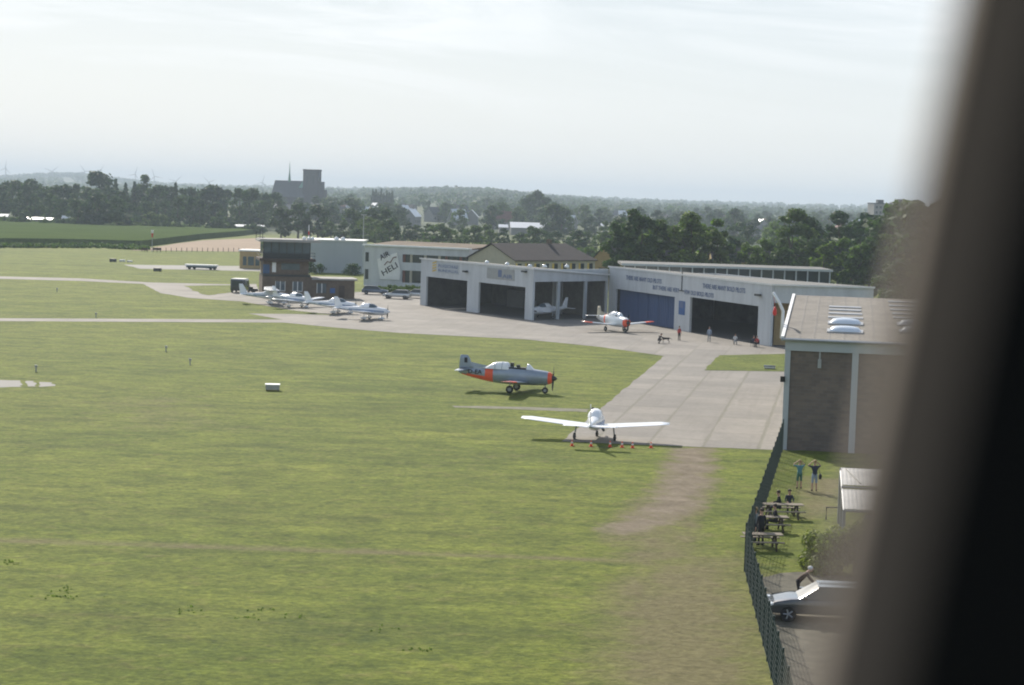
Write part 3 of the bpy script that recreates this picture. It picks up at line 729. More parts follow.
def gable_house(name, label, cat, c, rz, wd, ln, he, hr, wall, roof, group=None, win=0, chim=False, hip=0., shutters=None, wz=None):
    wz = he*.35 if wz is None else wz
    """ridge along local x (length ln), gable end width wd on the y axis"""
    t = thing(name, label, cat, c, rz, group)
    w = MB(); x, y = ln/2, wd/2
    vs = [(-x,-y,0),(x,-y,0),(x,y,0),(-x,y,0),(-x,-y,he),(x,-y,he),(x,y,he),(-x,y,he),(-x+hip*0,0,hr-.12),(x-hip,0,hr-.12)]
    w.add(vs, [(0,1,5,4),(2,3,7,6),(3,0,4,8,7),(1,2,6,9,5) if not hip else (1,2,6,5)]); fixed(w.build('wall', wall, t))
    w = MB(); o = .35; k = (hr-he)/y
    for s_ in (-1, 1):
        vs = [(-x-o, s_*(y+o), he-o*k), (x+o, s_*(y+o), he-o*k), (x+o-hip, 0, hr), (-x-o, 0, hr)]
        vs += [(a, b, c_+.16) for a, b, c_ in vs]
        w.add(vs, [(0,1,2,3),(4,5,6,7),(0,1,5,4),(1,2,6,5),(3,0,4,7)] if s_ < 0 else [(3,2,1,0),(7,6,5,4),(4,5,1,0),(5,6,2,1),(7,4,0,3)])
    if hip: w.add([(x+o,-y-o,he-o*k),(x+o,y+o,he-o*k),(x+o-hip,0,hr),(x+o,-y-o,he-o*k+.16),(x+o,y+o,he-o*k+.16),(x+o-hip,0,hr+.16)], [(0,1,2),(3,4,5)])
    ro = w.build('roof', roof, t)
    if chim:
        w = MB(); w.box((ln*.2-.35,-.35,hr-.6),(ln*.2+.35,.35,hr+.9)); w.build('chimney', M['brick'], ro)
    for i in range(win):
        xc = -x+(i+.5)*ln/win; w = MB(); w.box((xc-.5,-y-.03,wz),(xc+.5,-y+.05,wz+1.4)); wo = w.build('window', M['glass'], t)
        if shutters:
            w = MB(); w.box((xc-.98,-y-.05,wz-.1),(xc-.52,-y+.02,wz+1.45)); w.build('shutter', shutters, wo)
    return t
def P0(px, Z): p = WZ(px, Z); return p
# barracks with gable facing left-front
ca_ = WZ(493,352); cb_ = WZ(560,366)
ang = math.atan2(3.2, 13)
t = gable_house('barracks', 'cream barracks with a pale gable end and long dark brown roof behind the left hangar', 'building', (3.2,338,0), R(48), 11, 21.6, 6.1, 8.7, M['cream'], M['tile'], win=9, hip=2.2, shutters=M['yellow'], chim=True, wz=4.1)
t2 = gable_house('barracks', 'yellow gabled house right of the barracks and left of the tall trees', 'building', (18.0,368,0), R(78), 6.2, 8.5, 4.6, 8.3, M['ochre'], M['tile'], win=0)
w = MB(); w.box((-4.29,-1.0,2.0),(-4.22,1.0,4.0)); w.build('window', M['glass'], t2)
t3 = gable_house('barracks', 'long yellow walled house with dark roof glimpsed between the trees behind the workshop', 'building', tuple(WZ(765,440)), R(4), 8.0, 26, 4.2, 7.0, M['ochre'], M['tile'], win=8, shutters=None)
t4 = gable_house('barracks', 'dark roofed long house directly behind the yellow gabled house', 'building', (27.5,392,0), R(2), 8, 15, 5.0, 8.2, M['cream'], M['tile'], win=5)
# light pole behind the hall
p = WZ(362.5,430); w = MB(); w.tube([(p.x,p.y,0),(p.x,p.y,12)], [.16,.09], 8); w.box((p.x-.6,p.y-.12,11.9),(p.x+.6,p.y+.12,12.1)); tag(w.build('lamp_post', M['metal']), 'tall thin grey lamp post behind the blue grey hall', 'lamp post')
# ================================================================== AIRCRAFT
def airfoil(chord, th, n=7):
    up = []; lo = []
    for i in range(n):
        t = (1-math.cos(math.pi*i/(n-1)))/2
        y = 5*th*(.2969*math.sqrt(t)-.126*t-.3516*t*t+.2843*t**3-.1015*t**4)
        up.append((-t*chord, y*chord)); lo.append((-t*chord, -y*chord*.6))
    return up + lo[::-1][1:-1]
def wing_mesh(side, xr, zr, cr, ct, half, dih, sweep, th=.13, tipm=0, y0=0., nseg=8, mb=None):
    mb = mb or MB(); rings = []
    for k in range(nseg+1):
        t = k/nseg; y = y0+(half-y0)*t; c = cr+(ct-cr)*t
        if k == nseg: c *= .82
        xl = xr - sweep*t - (0.1*ct if k == nseg else 0); z = zr+math.tan(dih)*(y-y0)
        rings.append([Vector((xl+a, side*y, z+b)) for a, b in airfoil(c, th*(1 if k < nseg else .5))])
    n = len(rings[0]); o = len(mb.f)
    mb.ring(rings, 0)
    for k in range(nseg):
        if k >= nseg-tipm:
            for i in range(n): mb.m[o+k*n+i] = 1
    return mb
def fin_mesh(x0, z0, cr, ct, h, sweep, th=.09, mb=None):
    mb = mb or MB(); rings = []
    for k in range(5):
        t = k/4; c = cr+(ct-cr)*t
        if k == 4: c *= .8
        rings.append([Vector((x0-sweep*t-(.12*ct if k == 4 else 0)+a, b, z0+h*t)) for a, b in airfoil(c, th)])
    mb.ring(rings, 0); return mb
def fus_mesh(secs, n=16, fm=None, p=2.4):
    mb = MB(); rings = []
    for (x, zc, hw, hh) in secs:
        rg = []
        for k in range(n):
            a = 2*math.pi*(k+.5)/n; c, s_ = math.cos(a), math.sin(a)
            rg.append(Vector((x, hw*math.copysign(abs(c)**(2/p), c), zc+hh*math.copysign(abs(s_)**(2/p), s_))))
        rings.append(rg)
    o = len(mb.f); mb.ring(rings, 0)
    if fm:
        for i in range(o, len(mb.f)):
            cs = [Vector(mb.v[j]) for j in mb.f[i]]; c = sum(cs, Vector())/len(cs); mb.m[i] = fm(c)
    return mb
def densify(secs, step=.22):
    out = []
    for a, b in zip(secs, secs[1:]):
        k = max(1, int(abs(b[0]-a[0])/step))
        for i in range(k): t = i/k; out.append(tuple(a[j]+(b[j]-a[j])*t for j in range(4)))
    return out + [secs[-1]]
def gear(root, x, y, ztop, r, mst, spat=None):
    w = MB(); w.tube([(x, y*.92, ztop), (x, y, r*.9)], .055, 6); w.box((x-.04, y-.13, r*.7), (x+.04, y+.13, r*1.1)); g = w.build('landing_gear', mst, root)
    w = MB(); w.lathe([(r*.55,-.08),(r*.92,-.08),(r,-.04),(r,.04),(r*.92,.08),(r*.55,.08)], 18, 0, 'Y', (x, y, r)); wh = w.build('wheel', M['black'], g)
    w = MB(); w.lathe([(.02,-.085),(r*.5,-.085),(r*.5,.085),(.02,.085)], 14, 0, 'Y', (x, y, r)); w.build('rim', M['metal'], wh)
    if spat:
        w = MB(); w.ring([[Vector((x+xx, y+math.cos(a)*ww, r*1.15+math.sin(a)*hh)) for a in [2*math.pi*k/10 for k in range(10)]] for xx, ww, hh in ((.4,.03,.03),(.3,.11,.12),(.05,.14,.2),(-.25,.10,.14),(-.5,.02,.03))]); w.build('wheel_spat', spat, g, True)
    return g
def prop(root, x, z, rad, nb_, a0, mb_, ms):
    w = MB(); w.lathe([(.25,x-.12),(.25,x),(.21,x+.16),(.12,x+.32),(.02,x+.40)], 14, 0, 'X', (0,0,z)); sp = w.build('spinner', ms, root, True)
    for k in range(nb_):
        a = a0+2*math.pi*k/nb_; d = Vector((0, math.cos(a), math.sin(a))); n = Vector((0, -math.sin(a), math.cos(a)))
        rings = []
        for (r, c, tw_) in ((.15,.07,1.),(.35,.11,.8),(.65*rad,.12,.45),(.92*rad,.10,.25),(rad,.05,.2)):
            cdir = n*math.cos(tw_)+Vector((1,0,0))*math.sin(tw_); th = Vector((1,0,0))*math.cos(tw_)-n*math.sin(tw_)
            o = Vector((x+.05,0,z))+d*r; rings.append([o+cdir*c, o+th*.02, o-cdir*c, o-th*.02])
        w = MB(); w.ring(rings); fixed(w.build('propeller_blade', mb_, sp))
def canopy_mesh(x0, x1, zb, hw, hh, n=10, m=8, ra=.35, rb=.35):
    rings = []
    for i in range(n+1):
        t = i/n; k = min(1, math.sin(math.pi/2*min(1, t/ra)) if t < ra else 1, math.sin(math.pi/2*min(1, (1-t)/rb)) if t > 1-rb else 1); k = max(k, .03)
        rings.append([Vector((x0+(x1-x0)*t, hw*math.cos(math.pi*j/m)*(.55+.45*k), zb+hh*k*math.sin(math.pi*j/m))) for j in range(m+1)])
    mb = MB(); mb.ring(rings, 0, True, False); return mb

def trainer(label, loc, heading, body, fmats, fm, wing_mats, tip, fin_m, open_canopy, prop_a, name='light_aircraft', pilot=True, nose=1.0):
    t = thing(name, label, 'airplane', loc, heading)
    secs = densify([(3.05,1.52,.30,.33),(2.95,1.52,.42,.47),(2.5,1.52,.52,.60),(1.6,1.54,.57,.68),(.6,1.58,.60,.74),(-.5,1.60,.60,.78),(-1.6,1.60,.52,.72),(-2.8,1.60,.36,.56),(-4.0,1.66,.22,.38),(-4.9,1.74,.12,.24),(-5.25,1.78,.05,.12)])
    fixed(fus_mesh(secs, 16, fm).build('fuselage', fmats, t, True))
    for s_ in (1, -1):
        w = wing_mesh(s_, 1.05, 1.02, 2.05, 1.20, 5.2, R(5.5), .15, .14, tip); fixed(w.build('wing', wing_mats, t, True))
        w = wing_mesh(s_, -4.25, 1.95, 1.05, .62, 1.85, R(0), .3, .10); fixed(w.build('tailplane', wing_mats, t, True))
        gear(t, -.35, s_*1.35, 1.1, .33, M['metal'])
    fixed(fin_mesh(-3.85, 1.9, 1.35, .78, 1.28, .50).build('fin', fin_m, t, True))
    w = MB(); w.add([(-2.2,0,2.25),(-3.9,.04,2.05),(-3.9,-.04,2.05),(-4.2,0,2.6)], [(0,1,3),(0,3,2),(0,2,1),(1,2,3)]); fixed(w.build('dorsal_fin', fin_m, t))
    gear(t, 2.45, 0, 1.1, .27, M['metal'])
    prop(t, 3.08, 1.52, 1.05, 2 if nose else 3, prop_a, M['dark_metal'], M['dark_metal'])
    # cockpit
    w = canopy_mesh(1.45, .75, 2.18, .40, .52, 5, 8, .9, .05); fixed(w.build('windscreen', M['acrylic'], t, True))
    w = MB(); w.box((-1.15,-.40,2.20),(.78,.40,2.33)); fixed(w.build('cockpit', M['black'], t))
    if open_canopy: w = canopy_mesh(-.55, -2.95, 2.12, .50, .62, 14, 10, .12, .62)
    else: w = canopy_mesh(.72, -2.2, 2.15, .46, .60, 14, 10, .2, .6)
    cn = fixed(w.build('canopy', M['acrylic'], t, True))  # pale colour stands in for the sun reflecting off the canopy
    w = MB()
    for xx in ((-1.3,-1.9) if open_canopy else (-.1,-.9)):
        w.tube([(xx, .5*math.cos(math.pi*j/8)*1.02, 2.12+.64*math.sin(math.pi*j/8)) for j in range(9)], .022, 4)
    w.build('canopy_frame', M['silver'], cn)
    for c_ in bpy.data.objects:
        if c_.parent == t and not c_.name.startswith('landing_gear'): c_.location.z = -.20
    return t
def fm_silver(c):
    if c.x > 2.62: return 1
    if -2.75 < c.x < -2.15: return 1
    if c.x < -2.15 and c.z < 1.56: return 1
    return 0
pt = G(517,392)
ac = trainer('silver trainer with orange nose and tail bands standing on the grass, canopy slid open', (pt.x, pt.y, 0), R(-13), None,
        [M['silver'], M['orange']], fm_silver, [M['silver'], M['orange']], 2, M['silver'], True, R(78), 'trainer_aircraft')
fx = ac
w = MB()                       # registration letters on the rear fuselage, both sides as one dark marking each
fr_ = Fr((-4.1,-.30),( -2.85,-.36))
for s_ in (1,-1):
    me = text(Fr((-4.3,-.245),(-2.95,-.40)) if s_ < 0 else Fr((-2.95,.40),(-4.3,.245)), 'D-EA', 0, 1.62, 1.25, .36, M['letter_black'], ac, 'registration', d=-.015); me.location.z = -.20
w = MB(); w.box((-4.72,-.065,2.32),(-4.46,.065,2.76)); w.build('fin_marking', M['letter_black'], ac)
w = MB(); w.box((-.1,-.12,2.1),(.2,.12,2.34)); w.box((-.62,-.16,2.1),(-.35,.16,2.5)); fixed(w.build('seat_back', M['dark_metal'], ac))

M['white_silver'] = mat('white_grey_paint', (.62,.66,.68), .3, .1, var=.06, coat=.3)
def fm_w(c):
    if c.x > 2.45 and c.z < 1.9: return 1
    if -2.9 < c.x < -2.2: return 1
    return 0
pt = G(616,331.5)
ac3 = trainer('white trainer with red nose and red wing tips parked before the blue door', (pt.x, pt.y, 0), R(-64), None,
        [M['white_silver'], M['orange']], fm_w, [M['white_silver'], M['orange']], 2, M['cream'], False, R(85), 'trainer_aircraft')

def tourer(label, loc, heading, stripe, mwing=None, ttail=False, half=5.0, high=False, L_=1.0, spat=True, pa=R(100), name='light_aircraft', wheels=True):
    t = thing(name, label, 'airplane', loc, heading); wp = M['white_paint']
    secs = densify([(2.45,1.12,.28,.28),(2.38,1.12,.42,.40),(1.9,1.14,.52,.48),(1.1,1.18,.56,.55),(.2,1.22,.57,.60),(-.8,1.25,.52,.56),(-1.8,1.28,.38,.42),(-3.0,1.34,.22,.28),(-4.3,1.42,.10,.16),(-4.75,1.46,.04,.08)])
    def fm(c): return 1 if abs(c.z-1.20+.02*c.x) < .07 and c.x < 2.2 else 0
    fixed(fus_mesh(secs, 20, fm).build('fuselage', [wp, stripe], t, True))
    zw = 2.12 if high else .88
    for s_ in (1, -1):
        w = wing_mesh(s_, .85, zw, 2.1, 1.55, half, R(1.5 if high else 5.0), .12, .15); wo = fixed(w.build('wing', [wp, wp], t, True))
        if not high:
            w = wing_mesh(s_, -.62, zw+.015, .42, .34, half*.55, R(5.5), .06, .03, y0=.7); 
        w = wing_mesh(s_, -3.85 if not ttail else -4.15, 1.42 if not ttail else 2.85, .95, .80, 1.85, R(0), .05, .12); fixed(w.build('tailplane', [wp, wp], t, True))
        if wheels: gear(t, -.35, s_*1.4 if not high else s_*1.15, .95, .22, M['metal'] if not spat else wp, wp if spat else None)
        if high:
            w = MB(); w.tube([(.2,s_*.5,1.0),(.1,s_*2.4,2.14)], .05, 5); w.build('wing_strut', wp, t)
    if wheels: gear(t, 1.75, 0, .9, .20, M['metal'], wp if spat else None)
    fixed(fin_mesh(-3.55, 1.45, 1.15, .62, 1.45, .75).build('fin', wp, t, True))
    w = canopy_mesh(1.25, -1.35, 1.62, .50, .52 if not high else .45, 14, 10, .35, .5); cn = fixed(w.build('canopy', M['glass_blue'], t, True))
    w = canopy_mesh(.25, -1.45, 1.63, .51, .54 if not high else .47, 10, 10, .1, .5); fixed(w.build('cabin_top', wp, cn, True))
    prop(t, 2.45, 1.12, .95, 2, pa, M['dark_metal'], wp)
    return t
M['stripe_blue'] = mat('stripe_blue', (.26,.33,.46), .4)
pt = G(597,441.5)
ac2 = tourer('white low wing plane with blue stripe seen from behind, parked in front of the cones', (pt.x-.1, pt.y+1.2, 0), R(83), M['stripe_blue'], half=5.15, pa=R(62), spat=False)
# four small aircraft by the tower
pt = G(369,319.5); tourer('white single engine plane, rightmost and nearest of the row by the tower', (pt.x, pt.y, 0), R(-10), M['stripe_blue'], half=4.6, spat=True, pa=R(80))
pt = G(338,313.5); tourer('white single engine plane second from right in the row by the tower', (pt.x, pt.y, 0), R(-8), M['stripe_blue'], half=4.6, pa=R(95))
pt = G(297,307.5); tourer('large white plane with drooping wing, middle of the row in front of the tower', (pt.x, pt.y, 0), R(-35), M['stripe_blue'], half=5.4, pa=R(45))
pt = G(272,304); tourer('white high wing plane at the left end of the row by the tower', (pt.x, pt.y, 0), R(12), M['stripe_blue'], half=5.3, high=True, pa=R(60))
# stored aircraft in the open side bay
pt = G(548,317); q = s1.u; hd = math.atan2(-q.y, -q.x)
cpt = s1.pt(s1.L*.30, 0, -2.2)
tourer('white aircraft body without wings stored in the open right bay of the left hangar', (cpt.x, cpt.y, .03), hd, M['white_paint'], half=.9, pa=R(0), name='stored_aircraft', spat=False)
# dim aircraft in the dark door of the lettered hangar
M['car_glass'] = glassy('car_glass', (.02,.03,.035), .3)
# ================================================================== VEHICLES
def car(label, loc, rz, paint, kind='estate', group=None, name='parked_car', ln=4.4, wd=1.76, hgt=1.45):
    t = thing(name, label, 'car' if kind != 'van' else 'van', loc, rz, group); x = ln/2; y = wd/2
    if kind == 'van':
        prof = [(-x,.35),(-x,1.0),(-x+.03,hgt),(x-1.1,hgt),(x-.55,1.15),(x-.1,.95),(x,.7),(x,.35)]
        gh_ = None
    prof = [(-x,.32),(-x-.02,.62),(-x+.05,.90),(x-1.35,.93),(x-.9,.90),(x-.3,.78),(x-.03,.62),(x,.34)] if kind != 'van' else prof
    w = MB(); rings = []
    for k, (yy, sh) in enumerate(((-y,.90),(-y*.97,1.0),(-y*.5,1.012),(0,1.02),(y*.5,1.012),(y*.97,1.0),(y,.90))):
        ins = .06 if k in (0, 6) else 0
        rings.append([Vector((px_*(1-ins*.5), yy, .32+(pz-.32)*sh)) for px_, pz in prof])
    w.ring(rings); b = fixed(w.build('body', paint, t, True)); bevel(b, .03)
    em = b.modifiers.new('e', 'EDGE_SPLIT'); em.split_angle = R(35)
    if kind != 'van':
        rx = -x+.15 if kind == 'estate' else -x+.55
        gp_ = [(rx,.90),(rx+.28,hgt-.06),(rx+.6,hgt),(x-2.05,hgt-.01),(x-1.2,.92)]
        w = MB(); rings = []
        for yy, k in ((-y*.90,0),(-y*.78,1),(0,1),(y*.78,1),(y*.90,0)):
            if k == 0: rings.append([Vector((px_, yy, .89)) for px_, pz in gp_])
            else: rings.append([Vector((px_, yy, pz + (.03 if yy == 0 else 0) if pz > 1 else pz)) for px_, pz in gp_])
        w.ring(rings); fixed(w.build('window', M['car_glass'], t))
        w = MB(); w.ring([[Vector((px_, yy, pz+.02)) for px_, pz in ((rx+.3,hgt-.05),(rx+.62,hgt),(x-2.0,hgt-.01),(x-2.0,hgt-.05),(rx+.4,hgt-.09))] for yy in (-y*.77,0,y*.77)]); fixed(w.build('roof', paint, t))
    else:
        w = MB(); w.box((x-1.9,-y-.01,1.05),(x-1.1,y+.01,hgt-.25)); w.box((-x-.02,-y*.8,1.15),(-x+.05,y*.8,hgt-.2)); fixed(w.build('window', M['glass'], t))
    for sx in (-x+.75, x-.82):
        for sy in (-1, 1):
            w = MB(); w.lathe([(.2,-.1),(.30,-.1),(.32,-.06),(.32,.06),(.30,.1),(.2,.1)], 18, 0, 'Y', (sx, sy*(y-.08), .32)); wh = w.build('wheel', M['black'], t)
            w = MB(); w.lathe([(.02,-.105),(.06,-.11),(.06,.11),(.02,.105)], 10, 0, 'Y', (sx, sy*(y-.08), .32))
            for k in range(5):
                a = 2*math.pi*k/5; w.tube([(sx, sy*(y+.025), .32), (sx+.2*math.cos(a), sy*(y+.02), .32+.2*math.sin(a))], .03, 4)
            w.build('rim', M['metal'], wh)
    for sy in (-1, 1):
        w = MB(); w.box((x-.22, sy*y*.80-.17, .58),(x-.01, sy*y*.80+.17, .72)); fixed(w.build('headlight', M['acrylic'], t))
        w = MB(); w.box((x-1.55, sy*(y+.05)-.09, .92),(x-1.38, sy*(y+.05)+.09, 1.06)); fixed(w.build('mirror', paint, t))
    return t
M['car_silver'] = mat('silver_car_paint', (.42,.44,.46), .25, .6, var=.03, coat=.6)
M['car_dark'] = mat('dark_car_paint', (.045,.05,.058), .16, .3, var=.03, coat=1.0)
M['car_blue'] = mat('grey_blue_car_paint', (.10,.13,.18), .25, .4, var=.03, coat=.6)
grp = 'cars parked between the tower and the left hangar'
for (px_, py_, lb, pm, rz_) in ((375,294.5,'dark grey blue estate car behind the low office wing', 'car_blue', R(4)),(397,298.8,'silver estate car parked left of the hangar corner','car_silver', R(170)),(415,298,'silver car half hidden behind the left hangar corner','car_silver', R(175))):
    p = G(px_, py_); car(lb, (p.x, p.y, .012), rz_, M[pm], 'estate', grp)
p = G(240.5,292.5); 
vt = car('boxy dark utility truck with pale roof beside the taxiway left of the tower', (p.x, p.y, .012), R(80), M['car_dark'], 'van', None, 'utility_truck', 3.6, 2.3, 2.15)
w = MB(); w.box((-1.7,-1.1,2.16),(.7,1.1,2.3)); fixed(w.build('roof', M['white_trim'], vt))
p = G(254,293.5); w = MB(); w.box((-.9,-.5,.35),(.6,.5,.8)); w.box((-.9,-.5,.8),(-.2,.5,1.1)); w.tube([(.6,0,.5),(1.5,0,.4)], .05, 5)
for sy in (-.5,.5): w.lathe([(.05,-.08),(.3,-.08),(.3,.08),(.05,.08)], 12, 0, 'Y', (-.1,sy,.3))
ct = w.build('trailer', M['dark_metal'], loc=(p.x,p.y,.012)); ct.rotation_euler = (0,0,R(10)); tag(ct, 'small dark tow trailer just right of the utility truck', 'trailer')
# near car, nose against the fence
p = G(812,622)
cz = car('dark car with sky bright bonnet parked with its nose to the fence', (p.x+.45, p.y+.6, .012), R(180-4), M['car_dark'], 'estate', None, 'parked_car', 4.4, 1.78, 1.42)

# long white topped flat trailer on the far taxiway
a = G(184.5,269.2); b = G(217,270.2); F = Fr(a, b)
t = thing('flat_trailer', 'long low flat trailer with white top standing on the far taxiway', 'trailer')
w = MB(); F.box(w, 0, F.L, .75, 1.05, -2, 0); fixed(w.build('deck', M['white_trim'], t))
w = MB(); F.box(w, .3, F.L-.3, .35, .749, -1.8, -.15); F.box(w, F.L*.66, F.L-.05, .3, .748, -.14, -.02); fixed(w.build('chassis', M['car_blue'], t))
for k in (.15,.3,.8,.92):
    w = MB(); c = F.pt(F.L*k, .3, -.1); w.lathe([(.05,-.12),(.3,-.12),(.3,.12),(.05,.12)], 12, 0, 'Y', c); w.build('wheel', M['black'], t)

# ================================================================== PEOPLE
def person(label, loc, rz, pose, shirt, legs, hair='hair', shoes='black', h=1.76, bag=False, cap=None, shorts=False, group=None):
    t = thing('person', label, 'person', loc, rz, group)
    k = h/1.76
    V, E, Rd = [], [], []
    def v(p, r, par=None):
        V.append(Vector(p)*k); Rd.append(r*k)
        if par is not None: E.append((par, len(V)-1))
        return len(V)-1
    # local: +x forward, +y left
    bend = {'lean': .75, 'crouch': .5, 'sit': .15}.get(pose, .0)
    zp = {'crouch': .45, 'sit': .52}.get(pose, .93); xp = 0
    up = Vector((math.sin(bend), 0, math.cos(bend)))
    P = lambda s_, y=0, x=0: Vector((xp, 0, zp)) + up*s_ + Vector((0, y, 0)) + Vector((math.cos(bend), 0, -math.sin(bend)))*x
    pel = v(P(0), .135); wa_ = v(P(.18), .12, pel); ch = v(P(.38), .145, wa_); nk = v(P(.52), .075, ch); n2 = v(P(.58), .055, nk)
    h1_ = v(P(.66,0,.01), .085, n2); h2_ = v(P(.75,0,.015), .088, h1_); h3_ = v(P(.82,0,.0), .055, h2_)
    nose_ = v(P(.70,0,.105), .015, h1_)
    for s_ in (1, -1):
        sh = v(P(.46, s_*.17), .062, ch)
        if pose == 'look': el = v(P(.50, s_*.36, .16), .042, sh); wr = v(P(.68, s_*.17, .17), .030, el); hd_ = v(P(.72, s_*.11, .15), .026, wr); hv = Vector((-.01, -s_*.5, .6))
        elif pose == 'lean': el = v(P(.40, s_*.24, .26), .042, sh); wr = v(P(.40, s_*.20, .50), .030, el); hd_ = v(P(.40, s_*.19, .58), .026, wr); hv = Vector((.7,0,-.4))
        elif pose in ('crouch', 'sit'): el = v(P(.24, s_*.24, .12), .042, sh); wr = v(P(.22, s_*.15, .34), .030, el); hd_ = v(P(.22, s_*.12, .41), .026, wr); hv = Vector((.8,0,-.2))
        else: el = v(P(.20, s_*.25, -.02), .042, sh); wr = v(P(-.04, s_*.25, .07), .030, el); hd_ = v(P(-.12, s_*.25, .09), .027, wr); hv = Vector((.15,0,-1))
        hv = hv.normalized(); side = hv.cross(Vector((0,1,0))).normalized()
        hp = V[hd_]/k
        for fi, (o, ln_) in enumerate(((-.03,.075),(-.011,.088),(.009,.082),(.027,.065))):
            a = v(hp+side*o+hv*.035, .0085, hd_); v(hp+side*o*1.15+hv*(.035+ln_), .007, a)
        v(hp+side*-.055+hv*.03, .010, hd_)
        hip = v(P(-.06, s_*.09), .095, pel)
        if pose == 'crouch': kn = v((.36, s_*.14, .50), .062, hip); an = v((.02, s_*.12, .09), .042, kn)
        elif pose == 'sit': kn = v((.46, s_*.12, .50), .065, hip); an = v((.46, s_*.12, .09), .042, kn)
        elif pose == 'walk': kn = v((.10*s_+.04, s_*.10, .49), .064, hip); an = v((.20*s_-.06, s_*.10, .09), .042, kn)
        else: kn = v((.02, s_*.11, .49), .064, hip); an = v((-.01, s_*.12, .09), .042, kn)
        ap = V[an]/k; v(ap+Vector((.16, s_*.02, -.05)), .036, an); v(ap+Vector((-.05,0,-.045)), .036, an)
    me = bpy.data.meshes.new('b'); me.from_pydata([tuple(p) for p in V], E, []); me.update()
    ob = bpy.data.objects.new('b', me); col.objects.link(ob)
    sk = ob.modifiers.new('s', 'SKIN'); sk.use_smooth_shade = True
    for i, r in enumerate(Rd): me.skin_vertices[0].data[i].radius = (r, r)
    me.skin_vertices[0].data[pel].use_root = True
    ss = ob.modifiers.new('u', 'SUBSURF'); ss.levels = 1; ss.render_levels = 1
    dg = bpy.context.evaluated_depsgraph_get(); dg.update(); m2 = bpy.data.meshes.new_from_object(ob.evaluated_get(dg)); m2.name = 'person_body'
    bpy.data.objects.remove(ob); m2.materials.clear()
    for mm in (M['skin'], M[shirt], M[legs], M[shoes]): m2.materials.append(mm)
    # colour zones by nearest bone
    nv = len(V); zone = {}
    segs = [(V[a], V[b], a, b) for a, b in E]
    def cls(a, b):
        if b in (wa_, ch): return 1
        if a in (ch,) and b != nk: return 1
        if b == nk: return 1
        if b in (n2, h1_, h2_, h3_, nose_): return 0
        return None
    lab = []
    # walk the order in which vertices were made: per side 1+3 arm, 9 fingers, hip, knee, ankle, 2 foot
    kinds_ = {}
    idx = nose_+1
    for s_ in range(2):
        names = ['sh','el','wr','hd'] + ['fi']*9 + ['hip','kn','an','ft','ft']
        for nme in names: kinds_[idx] = nme; idx += 1
    for a, b, ia, ib in segs:
        kd = kinds_.get(ib)
        if kd in ('sh','el'): lab.append(1)
        elif kd == 'wr': lab.append(0 if shorts else 1)
        elif kd in ('hd','fi'): lab.append(0)
        elif kd in ('hip','kn'): lab.append(2)
        elif kd == 'an': lab.append(0 if shorts else 2)
        elif kd == 'ft': lab.append(3)
        else: lab.append(cls(ia, ib) if cls(ia, ib) is not None else 1)
    for pl_ in m2.polygons:
        c = pl_.center; best = 1e9; bi = 0
        for i, (a, b, _, _) in enumerate(segs):
            d = b-a; tt = max(0, min(1, (c-a).dot(d)/(d.dot(d)+1e-9))); q = (c-a-d*tt).length
            if q < best: best = q; bi = i
        pl_.material_index = lab[bi]
    body = bpy.data.objects.new('body', m2); col.objects.link(body); body.parent = t
    w = MB(); c = (V[h2_]+V[h1_])/2+Vector((-.015,0,.035))*k
    w.ring([[c+Vector((math.cos(a)*r*1.05-.012, math.sin(a)*r, z))*k for a in [2*math.pi*j/12 for j in range(12)]] for r, z in ((.088,-.03),(.102,.02),(.098,.07),(.07,.105),(.02,.118))])
    w.build('cap' if cap else 'hair', M[cap or hair], t, True)
    if bag:
        w = MB(); c = Vector((-.05,-.30,.86))*k; w.ring([[c+Vector((math.cos(a)*r*1.1, math.sin(a)*r*.5, z)) for a in [2*math.pi*j/10 for j in range(10)]] for r, z in ((.10,-.16),(.17,-.10),(.17,.08),(.10,.15))])
        w.tube([c+Vector((0,0,.15)), (0,-.2,1.42*k), (0,.05,1.48*k)], .015, 4)
        bo_ = w.build('shoulder_bag', M['black'], loc=None); bo_.location = loc; bo_.rotation_euler = (0,0,rz); tag(bo_, 'dark bag at the hip of the right standing man', 'bag')
    return t
for nm, c in (('cloth_teal',(.10,.24,.26)),('cloth_navy',(.03,.035,.06)),('cloth_lightblue',(.30,.36,.45)),('cloth_green',(.06,.16,.12)),('cloth_red',(.45,.05,.05)),('cloth_grey',(.22,.25,.28)),('cloth_black',(.02,.02,.025)),('cloth_white',(.62,.62,.62)),('cloth_brown',(.09,.06,.045))):
    M[nm] = mat(nm, c, .9, var=.1, nscale=8)
def at(px, py): p = G(px, py); return (p.x, p.y, 0.0)
person('person in teal shirt and green shorts with hands raised, left of the pair', at(799,489), R(100), 'look', 'cloth_teal', 'cloth_green', 'fair_hair', shorts=True, h=1.72)
person('person in dark shirt and pale blue shorts, hands raised, right of the pair', at(814,491.5), R(95), 'look', 'cloth_navy', 'cloth_lightblue', 'fair_hair', shorts=True, bag=True, h=1.84)
person('person in dark clothes standing at the fence, right of the fair haired one', at(760.5,546), R(120), 'stand', 'cloth_black', 'cloth_black', 'hair', h=1.85)
person('person in grey clothes with fair hair, closest to the fence by the picnic tables', at(754.5,542), R(150), 'stand', 'cloth_grey', 'cloth_navy', 'fair_hair', h=1.72)
person('person with white cap leaning over the bonnet of the dark car', at(798,602), R(-8), 'lean', 'cloth_brown', 'cloth_black', cap='cloth_white', h=1.72)
person('person with red top and dark trousers standing below the blue poster board', at(679,340.5), R(-60), 'stand', 'cloth_red', 'cloth_black', h=1.75)
person('person in grey blue top standing in front of the open dark door', at(709,342), R(-100), 'stand', 'cloth_lightblue', 'cloth_grey', h=1.85)
